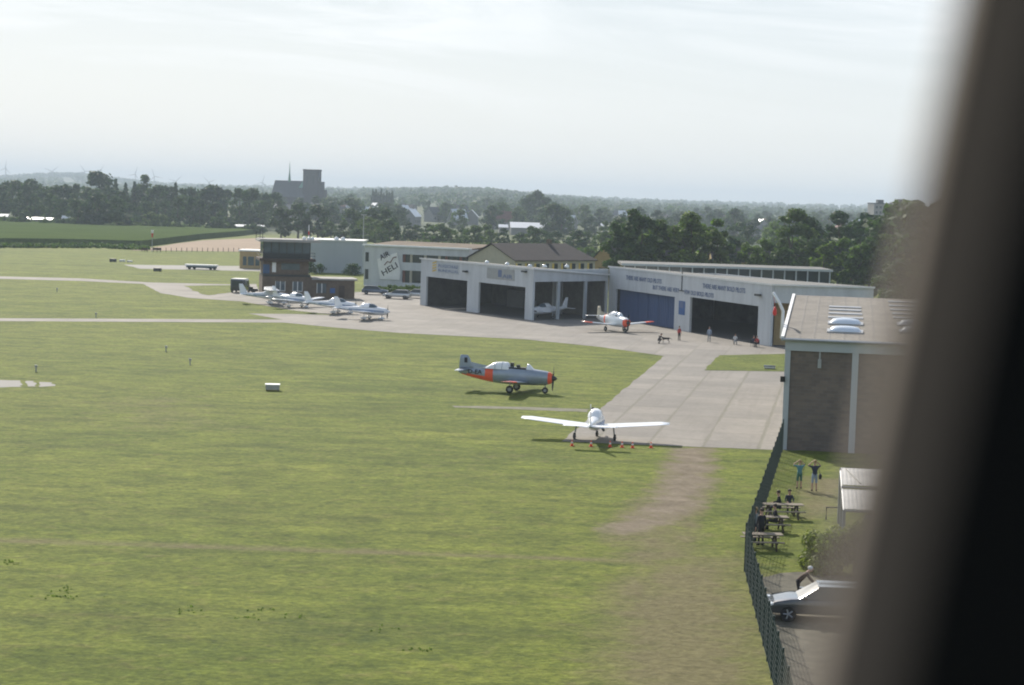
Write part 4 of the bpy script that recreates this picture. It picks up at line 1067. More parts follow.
person('dark clothed person crouching beside a dog on the apron', at(658.3,343.5), R(0), 'crouch', 'cloth_black', 'cloth_black', h=1.8)
person('person in red sitting by the white post right of the open dark door', at(757,347.2), R(-120), 'sit', 'cloth_red', 'cloth_black', h=1.75)
person('person in dark clothes sitting left of the red clothed person', at(753,346.8), R(-60), 'sit', 'cloth_navy', 'cloth_black', h=1.75)
person('seated person in white inside the open dark door', at(735,344.5), R(-90), 'sit', 'cloth_white', 'cloth_grey', h=1.7)
person('person with pale top sitting below the white canopy', at(868,543), R(-110), 'stand', 'cloth_lightblue', 'cloth_grey', 'fair_hair', h=1.75)
# sitting people's chairs
def chair(label, loc, rz, m='dark_metal'):
    t = thing('chair', label, 'chair', loc, rz)
    w = MB(); w.box((-.22,-.22,.40),(.22,.22,.44)); w.build('seat', M[m], t)
    w = MB(); w.box((-.24,-.22,.45),(-.20,.22,.85)); w.build('backrest', M[m], t)
    for a in (-.2,.18):
        for b in (-.2,.18):
            w = MB(); w.box((a,b,0),(a+.03,b+.03,.40)); w.build('leg', M[m], t)
for (px_, py_, a, lb) in ((757,347.2,-120,'dark chair under the person in red beside the white post'),(753,346.8,-60,'dark chair left of the red clothed person'),(735,344.5,-90,'dark chair of the person in white inside the dark door')):
    chair(lb, at(px_, py_), R(a))
# dog
def dog(label, loc, rz):
    t = thing('dog', label, 'dog', loc, rz); w = MB()
    w.ring([[Vector((x, math.cos(a)*r*.8, z+math.sin(a)*r)) for a in [2*math.pi*j/10 for j in range(10)]] for x, z, r in ((-.48,.56,.05),(-.40,.56,.12),(-.1,.55,.11),(.2,.53,.15),(.36,.58,.13),(.48,.70,.09),(.55,.80,.09),(.66,.82,.08),(.78,.79,.045),(.86,.78,.03))])
    for x, y in ((.28,.09),(.28,-.09)): w.tube([(x,y,.5),(x+.01,y,.27),(x-.01,y,.04),(x+.05,y,.02)], [.06,.035,.028,.03], 6)
    for x, y in ((-.36,.09),(-.36,-.09)): w.tube([(x,y,.55),(x+.08,y,.34),(x-.09,y,.20),(x-.05,y,.03),(x+.02,y,.02)], [.08,.055,.032,.026,.03], 6)
    w.tube([(-.46,0,.6),(-.65,0,.55),(-.78,0,.42)], [.035,.03,.02], 5)
    for y in (.05,-.05): w.tube([(.58,y,.86),(.55,y*1.4,.95)], [.03,.012], 4)
    w.build('body', M['cloth_black'], t, True)
dog('black dog standing beside the crouching person on the apron', at(665.5,343), R(175))

# ================================================================== FENCE
fk = G(744.5,571.5); f0 = G(783.5,447.5); fe = fk + (Vector((9.08,66.9,0))-Vector((10.5,85.6,0))).normalized()*34
# second run direction taken from the photo
e1 = G(770,673); fe = fk + (e1-fk).normalized()*34
ft_ = thing('fence', 'dark green wire mesh fence from the near hangar down to the bottom edge', 'fence', (0,0,0))
HF = 2.15
def run(a, b, n):
    d = (b-a); L = d.length/n; rz = math.atan2(d.y, d.x)
    pan = MB(); zz_ = .08
    x = .04
    while x < L-.02: pan.box((x-.0022,-.003,.05),(x+.0022,.003,HF)); x += .085
    for i in range(11): pan.box((.03,-.009,.06+i*.2),(L-.03,.009,.072+i*.2))
    pme = None
    post = MB(); post.box((-.035,-.035,0),(.035,.035,HF+.06)); post.box((-.04,-.04,HF+.06),(.04,.04,HF+.08))
    po = None
    for i in range(n+1):
        p = a+d*i/n
        if po is None: po = post.build('post', M['fence'], ft_); q = po
        else: q = po.copy(); col.objects.link(q); q.parent = ft_
        q.location = p; q.rotation_euler = (0,0,rz)
        if i < n:
            if pme is None: pme = pan.build('mesh_panel', M['fence'], ft_); q = pme
            else: q = pme.copy(); col.objects.link(q); q.parent = ft_
            q.location = p; q.rotation_euler = (0,0,rz)
run(f0, fk, 18); run(fk, fe, 14)

# ================================================================== PICNIC AREA, CANOPY, HEDGE
def picnic(label, px, py, rz, ln=1.9, grp_='picnic tables by the fence'):
    t = thing('picnic_table', label, 'table', at(px, py), rz, grp_); x = ln/2
    w = MB()
    for k in range(4): w.box((-x,-.36+k*.18,.72),(x,-.36+k*.18+.165,.76))
    w.build('tabletop', M['wood'], t)
    for s_ in (-1, 1):
        w = MB(); w.box((-x, s_*.72-.13,.43),(x, s_*.72+.13,.47)); w.build('bench', M['wood'], t)
        w = MB(); xx = s_*(x-.35)
        for q in (-1, 1): w.tube([(xx, q*.18,.72),(xx, q*.62,0)], .05, 4)
        w.box((xx-.03,-.8,.36),(xx+.03,.8,.425)); w.box((xx-.03,-.35,.66),(xx+.03,.35,.715)); w.build('leg', M['wood_dark'], t)
picnic('weathered picnic table right behind the two people standing at the fence', 762, 549, R(2))
picnic('middle picnic table with a dark seated person', 769, 531, R(4))
picnic('picnic table with seated people nearest the near hangar', 782, 518, R(3), 2.2)
person('dark clothed person sitting at the middle picnic table', at(776,530), R(180), 'sit', 'cloth_black', 'cloth_black', h=1.75)
person('dark clothed person sitting left at the furthest picnic table', at(779.5,516), R(170), 'sit', 'cloth_black', 'cloth_navy', h=1.8)
person('dark clothed person sitting right at the furthest picnic table', at(788.5,513), R(-90), 'sit', 'cloth_navy', 'cloth_black', h=1.7)

# white two tier canopy
cL = WZ(842,90); cB = WZ(838.5,99.5); cL.z = cB.z = 0
cn = thing('canopy_shelter', 'shelter with two tier white corrugated roof on blue grey posts behind the hedge', 'shelter')
u_ = Vector((1,-.1,0)).normalized(); bk_ = (cB-cL)
wid = 6.0
def cpnt(u, t, z): return cL + u_*u + bk_*t + Vector((0,0,z))
def corr(t0, z0, t1, z1, name, m):
    mb = MB(); n_ = 60; vs = []; 
    for i in range(n_+1):
        u = wid*i/n_; dz = .006*math.cos(i*math.pi)
        vs += [cpnt(u,t0,z0+dz), cpnt(u,t1,z1+dz), cpnt(u,t0,z0+dz-.03), cpnt(u,t1,z1+dz-.03)]
    fs = []
    for i in range(n_):
        a = i*4; b = a+4; fs += [(a,b,b+1,a+1),(a+2,a+3,b+3,b+2),(a,a+2,b+2,b),(a+1,b+1,b+3,a+3)]
    mb.add(vs, fs); return mb.build(name, m, cn)
M['corrugated'] = mat('white_corrugated_sheet', (.66,.64,.60), .6, var=.16, nscale=.8, streak=True)
corr(.0, 2.3, .50, 2.55, 'roof_sheet', M['corrugated']); corr(.53, 2.72, 1.0, 2.95, 'roof_sheet', M['corrugated'])
def beam(a, b, r=.06): w = MB(); w.tube([a, b], r, 4); return w
for (a, b, nm) in ((cpnt(-.05,.51,2.62),cpnt(wid,.51,2.62),'beam'),(cpnt(-.05,1.0,2.9),cpnt(wid,1.0,2.9),'beam'),(cpnt(-.05,0,2.2),cpnt(wid,0,2.2),'beam'),(cpnt(0,0,2.22),cpnt(0,1.0,2.8),'beam'),(cpnt(.25,.95,2.97),cpnt(.9,.56,2.78),'brace')):
    beam(a, b, .03 if nm == 'brace' else .06).build(nm, M['dark_metal' if nm == 'brace' else 'metal'], cn)
M['post_blue'] = mat('blue_grey_paint', (.13,.18,.21), .6)
for (u, t_) in ((0,0),(0,.5),(0,1),(3,0),(5.9,0),(5.9,1),(3,1)):
    w = MB(); q = cpnt(u, t_, 0); w.box((q.x-.07,q.y-.07,0),(q.x+.07,q.y+.07,2.25+.6*t_)); w.build('post', M['post_blue'], cn)
w = MB(); q0 = G(826,519.5); q1 = G(838,519.5); w.tube([q0, q0+Vector((0,0,.65)), q1+Vector((0,0,.65)), q1], .045, 6); tag(w.build('railing', M['dark_metal']), 'low dark tube railing left of the white canopy', 'railing')

def leaves(mb, c, rad, n, size, seed, sq=1., mi=0, shell=.72, up=.25):
    r = random.Random(seed)
    for _ in range(n):
        while 1:
            d = Vector((r.gauss(0,1), r.gauss(0,1), r.gauss(0,1)))
            if d.length > .1: break
        d.normalize(); rr = (shell+(1-shell)*r.random())*rad
        p = Vector(c)+Vector((d.x*rr, d.y*rr, d.z*rr*sq))
        n_ = (d + Vector((r.uniform(-.8,.8), r.uniform(-.8,.8), r.uniform(-.8,.8)+up))).normalized()
        u = n_.cross(Vector((r.uniform(-1,1), r.uniform(-1,1), r.uniform(-1,1)))).normalized(); w_ = n_.cross(u); s_ = size*r.uniform(.6,1.3)
        q = s_*r.uniform(.45,.7)
        mb.add([p-u*s_, p-w_*q, p+u*s_, p+w_*q], [(0,1,2,3)], mi)
hb_ = MB(); rg = random.Random(5)
h0 = G(830,577); cX = h0.x+1.2
for k in range(120):
    a = rg.uniform(0, math.pi*2); rr = rg.random()**.5
    u = rg.uniform(-1.0, 6.0); v_ = rg.uniform(-.9,.9); z = rg.uniform(.2, 1.75)*(1-.12*abs(v_)) - max(0, .6-(u+1.0))*1.1
    z = max(.35, z); leaves(hb_, (u, v_*1.1, z), (.5), 230, .085, k, .9, 0, .6)
core = MB(); 
ht = thing('hedge', 'round golden green hedge between the white canopy and the dark car', 'hedge', (h0.x+.40, h0.y+1.2, 0), R(8)); ht.scale = (1.12,1.2,1.15)
hb_.build('foliage', M['leaf_gold'], ht)
for k in range(5):
    w = MB(); x = -.6+k*1.4; w.tube([(x,0,0),(x+.1,.05,.6),(x+.2,-.05,1.2)], [.06,.05,.03], 6); w.build('stem', M['bark'], ht)
# parking surface
sheet('parking', rag([(748,578),(800,572),(950,585),(980,720),(788,720),(776,660)], .9, .25), .012, M['parking'])

# ================================================================== SMALL FIELD ITEMS
def cone(label, px, py, grp_=None):
    t = thing('traffic_cone', label, 'cone', at(px, py), 0, grp_); t.scale = (.8,.8,.75)
    w = MB(); w.box((-.17,-.17,.012),(.17,.17,.045)); w.build('base', M['red'], t)
    w = MB(); w.lathe([(.13,.045),(.10,.2),(.03,.55),(.02,.57)], 12); w.build('cone_body', M['orange'], t, True)
    w = MB(); w.lathe([(.098,.26),(.068,.40)], 12); w.build('white_band', M['white_trim'], t)
for i, (x_, y_) in enumerate(((572,446.0),(591,446.5),(610,447.0),(622,447.5),(632.5,448.0),(651,448.0))):
    cone('red cone %s in the line behind the white plane' % ('at the left end','second from the left','third from the left','third from the right','second from the right','at the right end')[i].replace('at','at') , x_, y_, 'red cones behind the white plane')
def boxitem(name, label, cat, px, py, sx, sy, sz, m, top=None, rz=0, legs=True):
    t = thing(name, label, cat, at(px, py), R(rz))
    w = MB(); w.box((-sx/2,-sy/2,.10 if legs else 0),(sx/2,sy/2,sz)); b = w.build('body', m, t); bevel(b, .02)
    if top is not None: w = MB(); w.box((-sx/2-.04,-sy/2-.04,sz+.003),(sx/2+.04,sy/2+.04,sz+.07)); w.build('lid', top, t)
    if legs:
        for a in (-1,1): w = MB(); w.box((a*sx*.4-.05,-sy/2+.05,0),(a*sx*.4+.05,sy/2-.05,.10)); w.build('foot', M['dark_metal'], t)
boxitem('equipment_box', 'lone grey box with white lid on the grass left of the silver trainer', 'box', 272.5, 390.5, 1.15, .9, .48, M['metal'], M['white_trim'], 6)
boxitem('marker_box', 'small dark box on the far grass, left of two white ones', 'box', 113, 262, 1.4, .9, .75, M['dark_metal'], None)
boxitem('marker_box', 'white marker between the dark box and another white marker on the far grass', 'marker', 122.3, 261.8, 1.2, .8, .5, M['white_trim'], None)
boxitem('marker_box', 'white marker at the tip of the far taxiway', 'marker', 129.8, 262.2, 1.1, .8, .4, M['white_trim'], None)
boxitem('marker_box', 'dark box in the grass just below the far taxiway', 'box', 157.5, 271.5, 1.5, .9, .7, M['dark_metal'], None)
boxitem('trestle', 'low white and blue bench lying on the grass island beside the near hangar', 'bench', 769.5, 369, 1.1, .8, .28, M['white_trim'], M['car_blue'], -8)
for (x_, y_, lb) in ((36,372,'tiny grey stake in the grass above the concrete patches'),(166,352,'tiny dark stake in the upper grass, left of another'),(190,365,'small pale stake in the grass right of the dark one'),(96,317.6,'tiny stake at the edge of the thin left path'),(57,292,'dark stake in the grass between the two left tracks')):
    q = at(x_, y_); w = MB(); w.tube([(q[0],q[1],0),(q[0],q[1],.55)], .06, 6); w.box((q[0]-.12,q[1]-.04,.42),(q[0]+.12,q[1]+.04,.62)); tag(w.build('marker_stake', M['metal']), lb, 'stake')
# far windsock
q = at(152, 252); t = thing('windsock', 'white windsock with red stripe on a thin pole beside the green crop field', 'windsock', q)
w = MB(); w.tube([(0,0,0),(0,0,5.7)], [.10,.06], 6); w.build('pole', M['metal'], t)
w = MB(); w.lathe([(.38,0),(.30,-.8)], 8, 0, 'Z', (0,0,5.7)); w.build('sock', M['white_trim'], t)
w = MB(); w.lathe([(.29,0),(.17,-1.1)], 8, 0, 'Z', (0,0,4.9)); w.build('sock_tail', M['red'], t)
for (x_, w__, lb) in ((144.5,1.6,'low dark barrier left of the windsock'),(157,2.2,'low dark barrier right of the windsock')):
    q = at(x_, 252); mb = MB(); mb.box((q[0]-w__/2,q[1]-.05,.5),(q[0]+w__/2,q[1]+.05,1.1))
    for s_ in (-1,0,1): mb.box((q[0]+s_*w__*.42-.07,q[1]-.06,0),(q[0]+s_*w__*.42+.07,q[1]+.06,1.2))
    tag(mb.build('barrier', M['wood_dark']), lb, 'barrier')
# low post row along the far field edge
for i in range(16):
    q = at(166+i*5.2, 251.8); mb = MB(); mb.tube([(q[0],q[1],0),(q[0],q[1],1.1)], .08, 5)
    tag(mb.build('fence_post', M['wood_dark']), 'small wooden post in the row before the brown stubble field', 'post', 'posts before the stubble field')

# ================================================================== CROP FIELD (2 m high maize block)
cp = gp([(-160,245.5),(0,245.2),(60,245.5),(140,247.5),(200,239.5),(240,236),(262,233),(262,226.5),(130,226.0),(0,224.8),(-160,224.5)])
w = MB(); w.prism(cp, 0, 1.9); mo = fixed(w.build('maize_body', M['leaf_dark'])); 
mo.name = 'maize_field'; mo.data.materials.clear(); 
def crop_mat():
    m, nt, b = newmat('maize_canopy'); N = NT(nt); co = N.coord()
    r = N.noise(N.scale(co, (.03,.9,1)), 1.0, 3); n1 = N.noise(co, .05, 5, .6); f = N.noise(co, 1.6, 3, .7)
    c = N.mix(N.mr(n1, .3, .7), (.075,.105,.040), (.10,.135,.052)); c = N.mul(c, N.mix(N.mr(f, .3, .7), (.7,.7,.7), (1.25,1.25,1.25))); c = N.mul(c, N.mix(N.mr(r, .35, .65), (.9,.9,.9), (1.08,1.08,1.08)))
    N.link(c, b.inputs['Base Color']); b.inputs['Roughness'].default_value = 1; b.inputs['Specular IOR Level'].default_value = 0; N.link(N.bump(f, .8, .4), b.inputs['Normal']); return m
mo.data.materials.append(crop_mat()); tag(mo, kind='stuff')
# scruffy weeds strip at the field margin
w = MB(); r_ = random.Random(3)
for i in range(420):
    px_ = r_.uniform(-60, 150); q = G(px_, 247.2+r_.uniform(-.6,1.0)+ (px_>100)*(px_-100)*.05); hh_ = r_.uniform(.4,1.5)
    leaves(w, (q.x, q.y, hh_*.5), hh_*.6, 16, .35, i, .8)
tag(w.build('weeds', M['leaf']), kind='stuff')
# ================================================================== TREES
def crown_mesh(kind, seed, n, size):
    r = random.Random(seed); mb = MB(); cl = []
    if kind == 'broad':
        for k in range(34):
            a = r.uniform(0, 2*math.pi); t = r.random(); z = 1.9+11.2*t; R_ = (5.2*math.sin(math.pi*min(1, .18+t*.80))**.6)*r.random()**.4
            cl.append((R_*math.cos(a), R_*math.sin(a), z, r.uniform(1.3,2.3)))
    elif kind == 'oval':
        for k in range(38):
            a = r.uniform(0, 2*math.pi); t = r.random(); z = 1.8+14.4*t; R_ = (3.9*math.sin(math.pi*min(1, .16+t*.80))**.7)*r.random()**.4
            cl.append((R_*math.cos(a)+.5*math.sin(z), R_*math.sin(a), z, r.uniform(1.0,1.9)))
    elif kind == 'tall':
        tops = [(r.uniform(-2.2,2.2), r.uniform(-2.2,2.2), r.uniform(11.5,16.3)) for _ in range(5)]
        for k in range(56):
            tx_, ty_, th_ = r.choice(tops); t = r.random()**.8; z = 1.4+(th_-1.4)*t; R_ = 2.6*math.sin(math.pi*min(1, .2+t*.75))*r.random()**.4; a = r.uniform(0, 2*math.pi)
            cl.append((tx_*t*1.1+R_*math.cos(a), ty_*t*1.1+R_*math.sin(a), z, r.uniform(.7,1.5)))
    elif kind == 'poplar':
        for k in range(26):
            t = k/25; cl.append((r.uniform(-.5,.5), r.uniform(-.5,.5), 2+17*t, 1.5*math.sin(math.pi*min(1,.2+t*.75))+.35))
    elif kind == 'conifer':
        for k in range(40):
            t = k/40; a = k*2.4; R_ = 3.0*(1-t)*.8; cl.append((R_*math.cos(a), R_*math.sin(a), 1.5+15*t, 1.0*(1-t)+.35))
    else:
        for k in range(14):
            a = r.uniform(0, 2*math.pi); R_ = 1.9*r.random()**.5; cl.append((R_*math.cos(a), R_*math.sin(a), r.uniform(.7,2.6), r.uniform(.7,1.2)))
    tot = sum(c[3]**2 for c in cl)
    for i, c in enumerate(cl): leaves(mb, c[:3], c[3], int(n*c[3]**2/tot)+4, size, seed*100+i, .8, 0, .35)
    return mb, cl
def trunk_mesh(kind, cl, seed, mb=None, mi=0):
    r = random.Random(seed); mb = mb or MB(); top = {'broad': 9, 'oval': 12, 'tall': 12, 'poplar': 17, 'conifer': 15, 'bush': 1.6}[kind]; r0 = {'bush': .12}.get(kind, .34)
    mb.tube([(0,0,-.2),(.05,.02,top*.3),(-.05,.06,top*.65),(0,0,top)], [r0*1.25, r0*.85, r0*.55, .06], 7, mi)
    for c in r.sample(cl, min(9, len(cl))):
        z0 = max(.5, min(top*.8, c[2]*.6)); mb.tube([(0,0,z0), (c[0]*.5, c[1]*.5, (z0+c[2])/2+.2), (c[0],c[1],c[2])], [r0*.4, r0*.25, .04], 5, mi)
    return mb
BASEH = {'broad': 14.0, 'oval': 17.0, 'tall': 17.0, 'poplar': 19.5, 'conifer': 17.0, 'bush': 3.4}
protos = {}
def proto(kind, var, lf, n, size, split):
    key = (kind, var, lf, split)
    if key in protos: return protos[key]
    mb, cl = crown_mesh(kind, var*7+3, n, size)
    if split:
        cm = mb.build('crown', M[lf]); tm = trunk_mesh(kind, cl, var).build('trunk', M['bark'])
        protos[key] = (cm.data, tm.data); bpy.data.objects.remove(cm); bpy.data.objects.remove(tm)
    else:
        trunk_mesh(kind, cl, var, mb, 1); ob = mb.build('tree', [M[lf], M['bark']]); protos[key] = (ob.data, None); bpy.data.objects.remove(ob)
    return protos[key]
TN = {'broad': 'broadleaf_tree', 'oval': 'broadleaf_tree', 'tall': 'tall_tree', 'poplar': 'poplar_tree', 'conifer': 'conifer_tree', 'bush': 'bush'}
tr = random.Random(77)
def tree(kind, px, Z, h, lf, label, group=None, near=False, n=1500, size=.62, wide=1.0, var=None, loc=None):
    p = loc or WZ(px, Z); v_ = var if var is not None else tr.randrange(3); s_ = h/BASEH[kind]
    d = proto(kind, v_, lf, n, size, near)
    cat = 'bush' if kind == 'bush' else 'tree'
    if near:
        t = thing(TN[kind], label, cat, p, tr.uniform(0, 6.28), group)
        for nm, me in zip(('crown', 'trunk'), d): o = bpy.data.objects.new(nm, me); col.objects.link(o); o.parent = t
    else:
        t = bpy.data.objects.new(TN[kind], d[0]); col.objects.link(t); t.location = p; t.rotation_euler = (0, 0, tr.uniform(0, 6.28)); tag(t, label, cat, group)
    t.scale = (s_*wide, s_*wide, s_*tr.uniform(.96, 1.04)); return t
U = tr.uniform
gl, ll = 'trees of the wood along the far side of the airfield', 'dark leafy tree in the wood beyond the green crop field on the left'
for i in range(34): tree(tr.choice(('broad','oval','broad')), -30+i*9.2+U(-4,4), U(840,930), U(15,18.3), 'leaf_dark', ll, gl)
for i in range(26): tree(tr.choice(('broad','oval')), -30+i*11.6+U(-5,5), U(760,830), U(9,13.5), 'leaf_dark', ll, gl)
gs = 'shrubs along the far edge of the crop field'
for i in range(30): tree('bush', -10+i*9.3+U(-3,3), U(735,750), U(2.6,5.0), tr.choice(('leaf','leaf_dark')), 'low shrub at the far edge of the green crop field', gs, n=420, size=.4)
for px_, h_, k in ((99,24.5,'broad'),(115,22,'conifer'),(125,19.5,'conifer'),(134,19.5,'conifer'),(143,23.5,'oval'),(175,21,'conifer'),(210,20,'broad'),(30,19.5,'broad')):
    tree(k, px_, 905, h_, 'leaf_dark', {99:'tallest round treetop sticking out of the left wood',115:'pointed dark treetop just right of the tall round one',125:'small pointed treetop, left of its twin on the left skyline',134:'small pointed treetop, right of its twin on the left skyline',143:'tall slender treetop on the left skyline',175:'pointed treetop on the skyline left of the church',210:'round treetop on the skyline between the slender one and the church',30:'round treetop at the left end of the skyline'}[px_])
for px_, h_, w_ in ((78,11.5,1.2),(97,13.2,1.35),(117,12.2,1.25)): tree('broad', px_, 738, h_, 'leaf_dark', 'big dark round tree of the trio rising from the crop field edge', 'trio of dark trees at the crop field edge', near=True, wide=w_)
for px_, h_ in ((25,6.8),(150,7.5),(163,6.6),(218,7.8)): tree('broad', px_, 742, h_, 'leaf', 'medium green tree standing alone at the crop field edge', 'single trees at the crop field edge', wide=1.2)
for px_, h_, w_ in ((281,11.5,1.),(298,12.8,1.2),(318,12.3,1.25)): tree('broad', px_, 690, h_, 'leaf_dark', 'dark round tree in the clump behind the control tower', 'clump of dark trees behind the control tower', near=True, wide=w_)
for px_, h_, w_ in ((352,11.0,1.1),(368,12.3,1.1),(384,12.0,1.1)): tree('broad', px_, 690, h_, 'leaf_dark', 'dark round tree in the clump behind the lamp post', 'clump of dark trees behind the lamp post', near=True, wide=w_)
gm_, lm_ = 'hedge trees behind the banner building and the barracks', 'mid green tree in the hedge row behind the barracks'
for i in range(26): tree(tr.choice(('broad','broad','oval')), 332+i*10.8+U(-4,4), U(560,680), U(6.2,8.8), tr.choice(('leaf','leaf_dark')), lm_, gm_, wide=1.3)
for i in range(20): tree('bush', 400+i*10.8+U(-4,4), U(500,560), U(3.5,5), 'leaf', 'green shrub in front of the hedge row behind the barracks', 'shrubs in front of the hedge trees', n=420, size=.4, wide=1.2)
gt, lt = 'trees between the houses of the town', 'hazy green tree standing between houses of the distant town'
for i in range(175):
    px_ = U(255, 930); Z = U(860, 1700); tree(tr.choice(('broad','oval','broad')), px_, Z, U(9, 15.5) if px_ > 480 or px_ < 380 else U(9,13.5), tr.choice(('leaf_dark','leaf_dark','leaf')), lt, gt, wide=1.2)
for px_, h_ in ((536,21.5),(528,20),(546,19.5)): tree('broad', px_, 1150, h_, 'leaf_dark', 'large rounded tree of the group rising above the town in the middle', 'large rounded trees in the middle', wide=1.)
for i in range(8): tree('poplar', 372.5+i*2.7, 1500, 19.5+U(-2,1), 'leaf_dark', 'slim poplar in the short row on the skyline right of the church', 'poplar row on the skyline', wide=.9)
# tall close trees behind the workshop
nt_ = [(622,352,13.5,'leaf'),(640,348,16.2,'leaf'),(657,356,14.0,'leaf_light'),(674,350,14.2,'leaf'),(690,346,16.6,'leaf'),(703,356,14.8,'leaf_light'),(718,352,12.8,'leaf'),(735,400,10.5,'leaf_dark')]
ln_ = ['leftmost tall tree behind the lettered hangar','tall green tree, second from left behind the lettered hangar','pale green tree in the gap of the tall group','tall tree left of the tallest behind the workshop','tallest tree of the group behind the workshop','pale willowy tree right of the tallest one','right end tree of the tall group behind the workshop','dark lower tree in the dip right of the tall group']
for (px_, Z, h_, lf), lb in zip(nt_, ln_): tree('tall', px_, Z, h_, lf, lb, 'tall trees behind the workshop', near=True, n=7000, size=.34, wide=1.25)
nt2 = [(757,350,11.8,'leaf_light','tall'),(776,352,11.2,'leaf','tall'),(790,372,15.8,'leaf','oval'),(806,380,15.0,'leaf_dark','oval'),(822,352,11.4,'leaf_light','tall'),(838,398,16.2,'leaf_dark','oval'),(850,350,12.2,'leaf_light','tall'),(868,352,12.9,'leaf','tall'),(862,410,15.6,'leaf_dark','broad'),(884,390,15.6,'leaf_dark','oval'),(905,360,18.5,'leaf_dark','broad'),(922,350,19.0,'leaf_dark','broad'),(944,350,19.5,'leaf_dark','broad'),(892,352,13.2,'leaf','tall'),(886,262,9.5,'leaf_dark','oval'),(901,258,9.8,'leaf_dark','oval'),(916,255,9.6,'leaf_dark','oval')]
lb2 = ['pale green bushy tree beside the yellow walled house','green tree at the left edge of the right hand tree group','tall green tree above the pale one in the right group','dark tree behind the two pale bushy trees','pale bushy tree in the middle of the right group','pointed dark tree on the right skyline','golden green tree above the near hangar roof','golden green tree next to its pale neighbour over the near hangar roof','dark broad tree left of the apartment block','dark tree below the apartment block','tall dark tree rising right of the apartment block','highest dark tree beside the window frame','dark tree half hidden by the window frame','green tree at the right end of the pale trees','dark small tree rising behind the near hangar roof','dark tree right behind the near hangar ridge','dark tree at the ridge beside the window frame']
for (px_, Z, h_, lf, kd), lb in zip(nt2, lb2): tree(kd, px_, Z, h_, lf, lb, 'trees on the right behind the hangars', near=True, n=6000, size=.36, wide=1.25)
for i in range(46): tree(tr.choice(('broad','oval')), U(600, 940), U(460, 720), U(8,12.5), tr.choice(('leaf_dark','leaf','leaf_light')), 'dark green tree in the belt behind the right hand buildings', 'tree belt behind the right hand buildings', wide=1.15, n=2200, size=.5)
for px_ in (316, 352): tree('bush', px_, 388, 2.9, 'leaf_dark', {316:'round dark bush against the hall, left one',352:'round dark bush against the hall, right one'}[px_], near=True, n=900, size=.22)
for i in range(16): tree('bush', 378+i*3.1, U(318, 326), U(1.0,1.7), 'leaf', 'low shrub on the verge below the banner building', 'shrubs below the banner building', n=500, size=.3)
# verge in front of the banner building is part of the ground sheet

# distant woods as one mass each
def wood(name, N_, zr, pr, hr_, rad, k, size, seed, lf='leaf_dark'):
    r = random.Random(seed); mb = MB()
    for i in range(N_):
        Z = zr[0]+(zr[1]-zr[0])*r.random()**1.0; px_ = r.uniform(*pr); p = WZ(px_, Z); h_ = r.uniform(*hr_); R_ = r.uniform(*rad)
        leaves(mb, (p.x, p.y, p.z+h_*.55), R_, k, size, seed*999+i, h_*.45/R_, 0, .6, .5)
    return tag(mb.build(name, M[lf]), kind='stuff')
wood('woodland', 1500, (1700, 3200), (-120, 1150), (9,15), (4,8), 34, 2.4, 4)
wood('distant_forest', 1700, (3300, 6800), (-150, 1200), (10,18), (9,18), 26, 5.0, 5)
wood('hill_forest', 520, (3000, 3700), (360, 600), (10,17), (6,11), 30, 3.6, 6)
wood('left_hill_forest', 500, (5600, 6400), (-80, 150), (8,16), (10,20), 26, 5.5, 8)

# ================================================================== TOWN
def at2(px, Z): p = WZ(px, Z); return (p.x, p.y, p.z-.1)
M['bright_roof'] = mat('pale_metal_roof', (.62,.64,.66), .35, .2, var=.1, nscale=.1)
r_ = random.Random(21)
gh_lab, gh_grp = 'small pitched roof house among the trees of the distant town', 'houses of the distant town'
roofs = ('slate','slate','tile_red','tile','bright_roof')
for i in range(60):
    px_ = r_.uniform(275, 880); Z = r_.uniform(1050, 1650)
    t = gable_house('house', gh_lab, 'house', at2(px_, Z), r_.uniform(0, 3.1), r_.uniform(7,9), r_.uniform(9,15), r_.uniform(3.5,6), r_.uniform(7.5,10.5), M['plaster'], M[roofs[r_.randrange(5)] if i % 9 else 'bright_roof'], gh_grp, win=3 if Z < 1300 else 0, chim=True)
def shed(label, pa, pb, Z, h, d, wall, roof, name='warehouse'):
    return block(name, label, 'warehouse' if name == 'warehouse' else name, pa, pb, Z, h, d, wall, roof, .5, .5)
def shed2(label, px, Z, wd, ln, he, hr, name='warehouse', roof='bright_roof'):
    gable_house(name, label, name, at2(px, Z), R(3), wd, ln, he, hr, M['plaster'], M[roof], None, win=0)
shed2('long white roofed shed shining in the middle distance above the barracks', 528, 900, 14, 17, 3.6, 6.0)
shed2('small white roofed shed left of the long shining one', 503, 905, 6, 4, 3.4, 4.6)
shed2('greenhouse with bright roof between bushes at the far left, longest of its row', 40, 757, 3, 10, 2.9, 3.5, 'greenhouse')
shed2('greenhouse with bright roof at the left border of the photo', 3, 760, 3, 4, 3.6, 4.4, 'greenhouse')
shed2('greenhouse roof just left of the trio of dark trees', 66, 752, 3, 2.5, 3.6, 4.6, 'greenhouse')
shed2('pale roofed shed in the gap left of the control tower', 240, 757, 3, 5, 2.6, 3.2)
shed2('long pale roofed shed just left of the control tower behind the hedge', 254, 760, 3, 7.5, 2.6, 3.2)
shed2('white roofed hall glinting above the barracks ridge, right side', 605, 900, 8, 4, 5.0, 6.6)
shed2('white roofed house glinting between trees left of the tall group', 624, 1500, 9, 9, 7, 10.5)
shed2('white roofed house near the skyline left of the tall trees', 558, 1500, 7, 6, 9, 12)
shed2('pair of long grey roofs among the trees right of the tall group', 735, 1300, 12, 14, 5, 8)
shed2('grey roofed hall behind the pale bushy tree', 748, 1180, 12, 16, 3, 6.5, roof='slate')
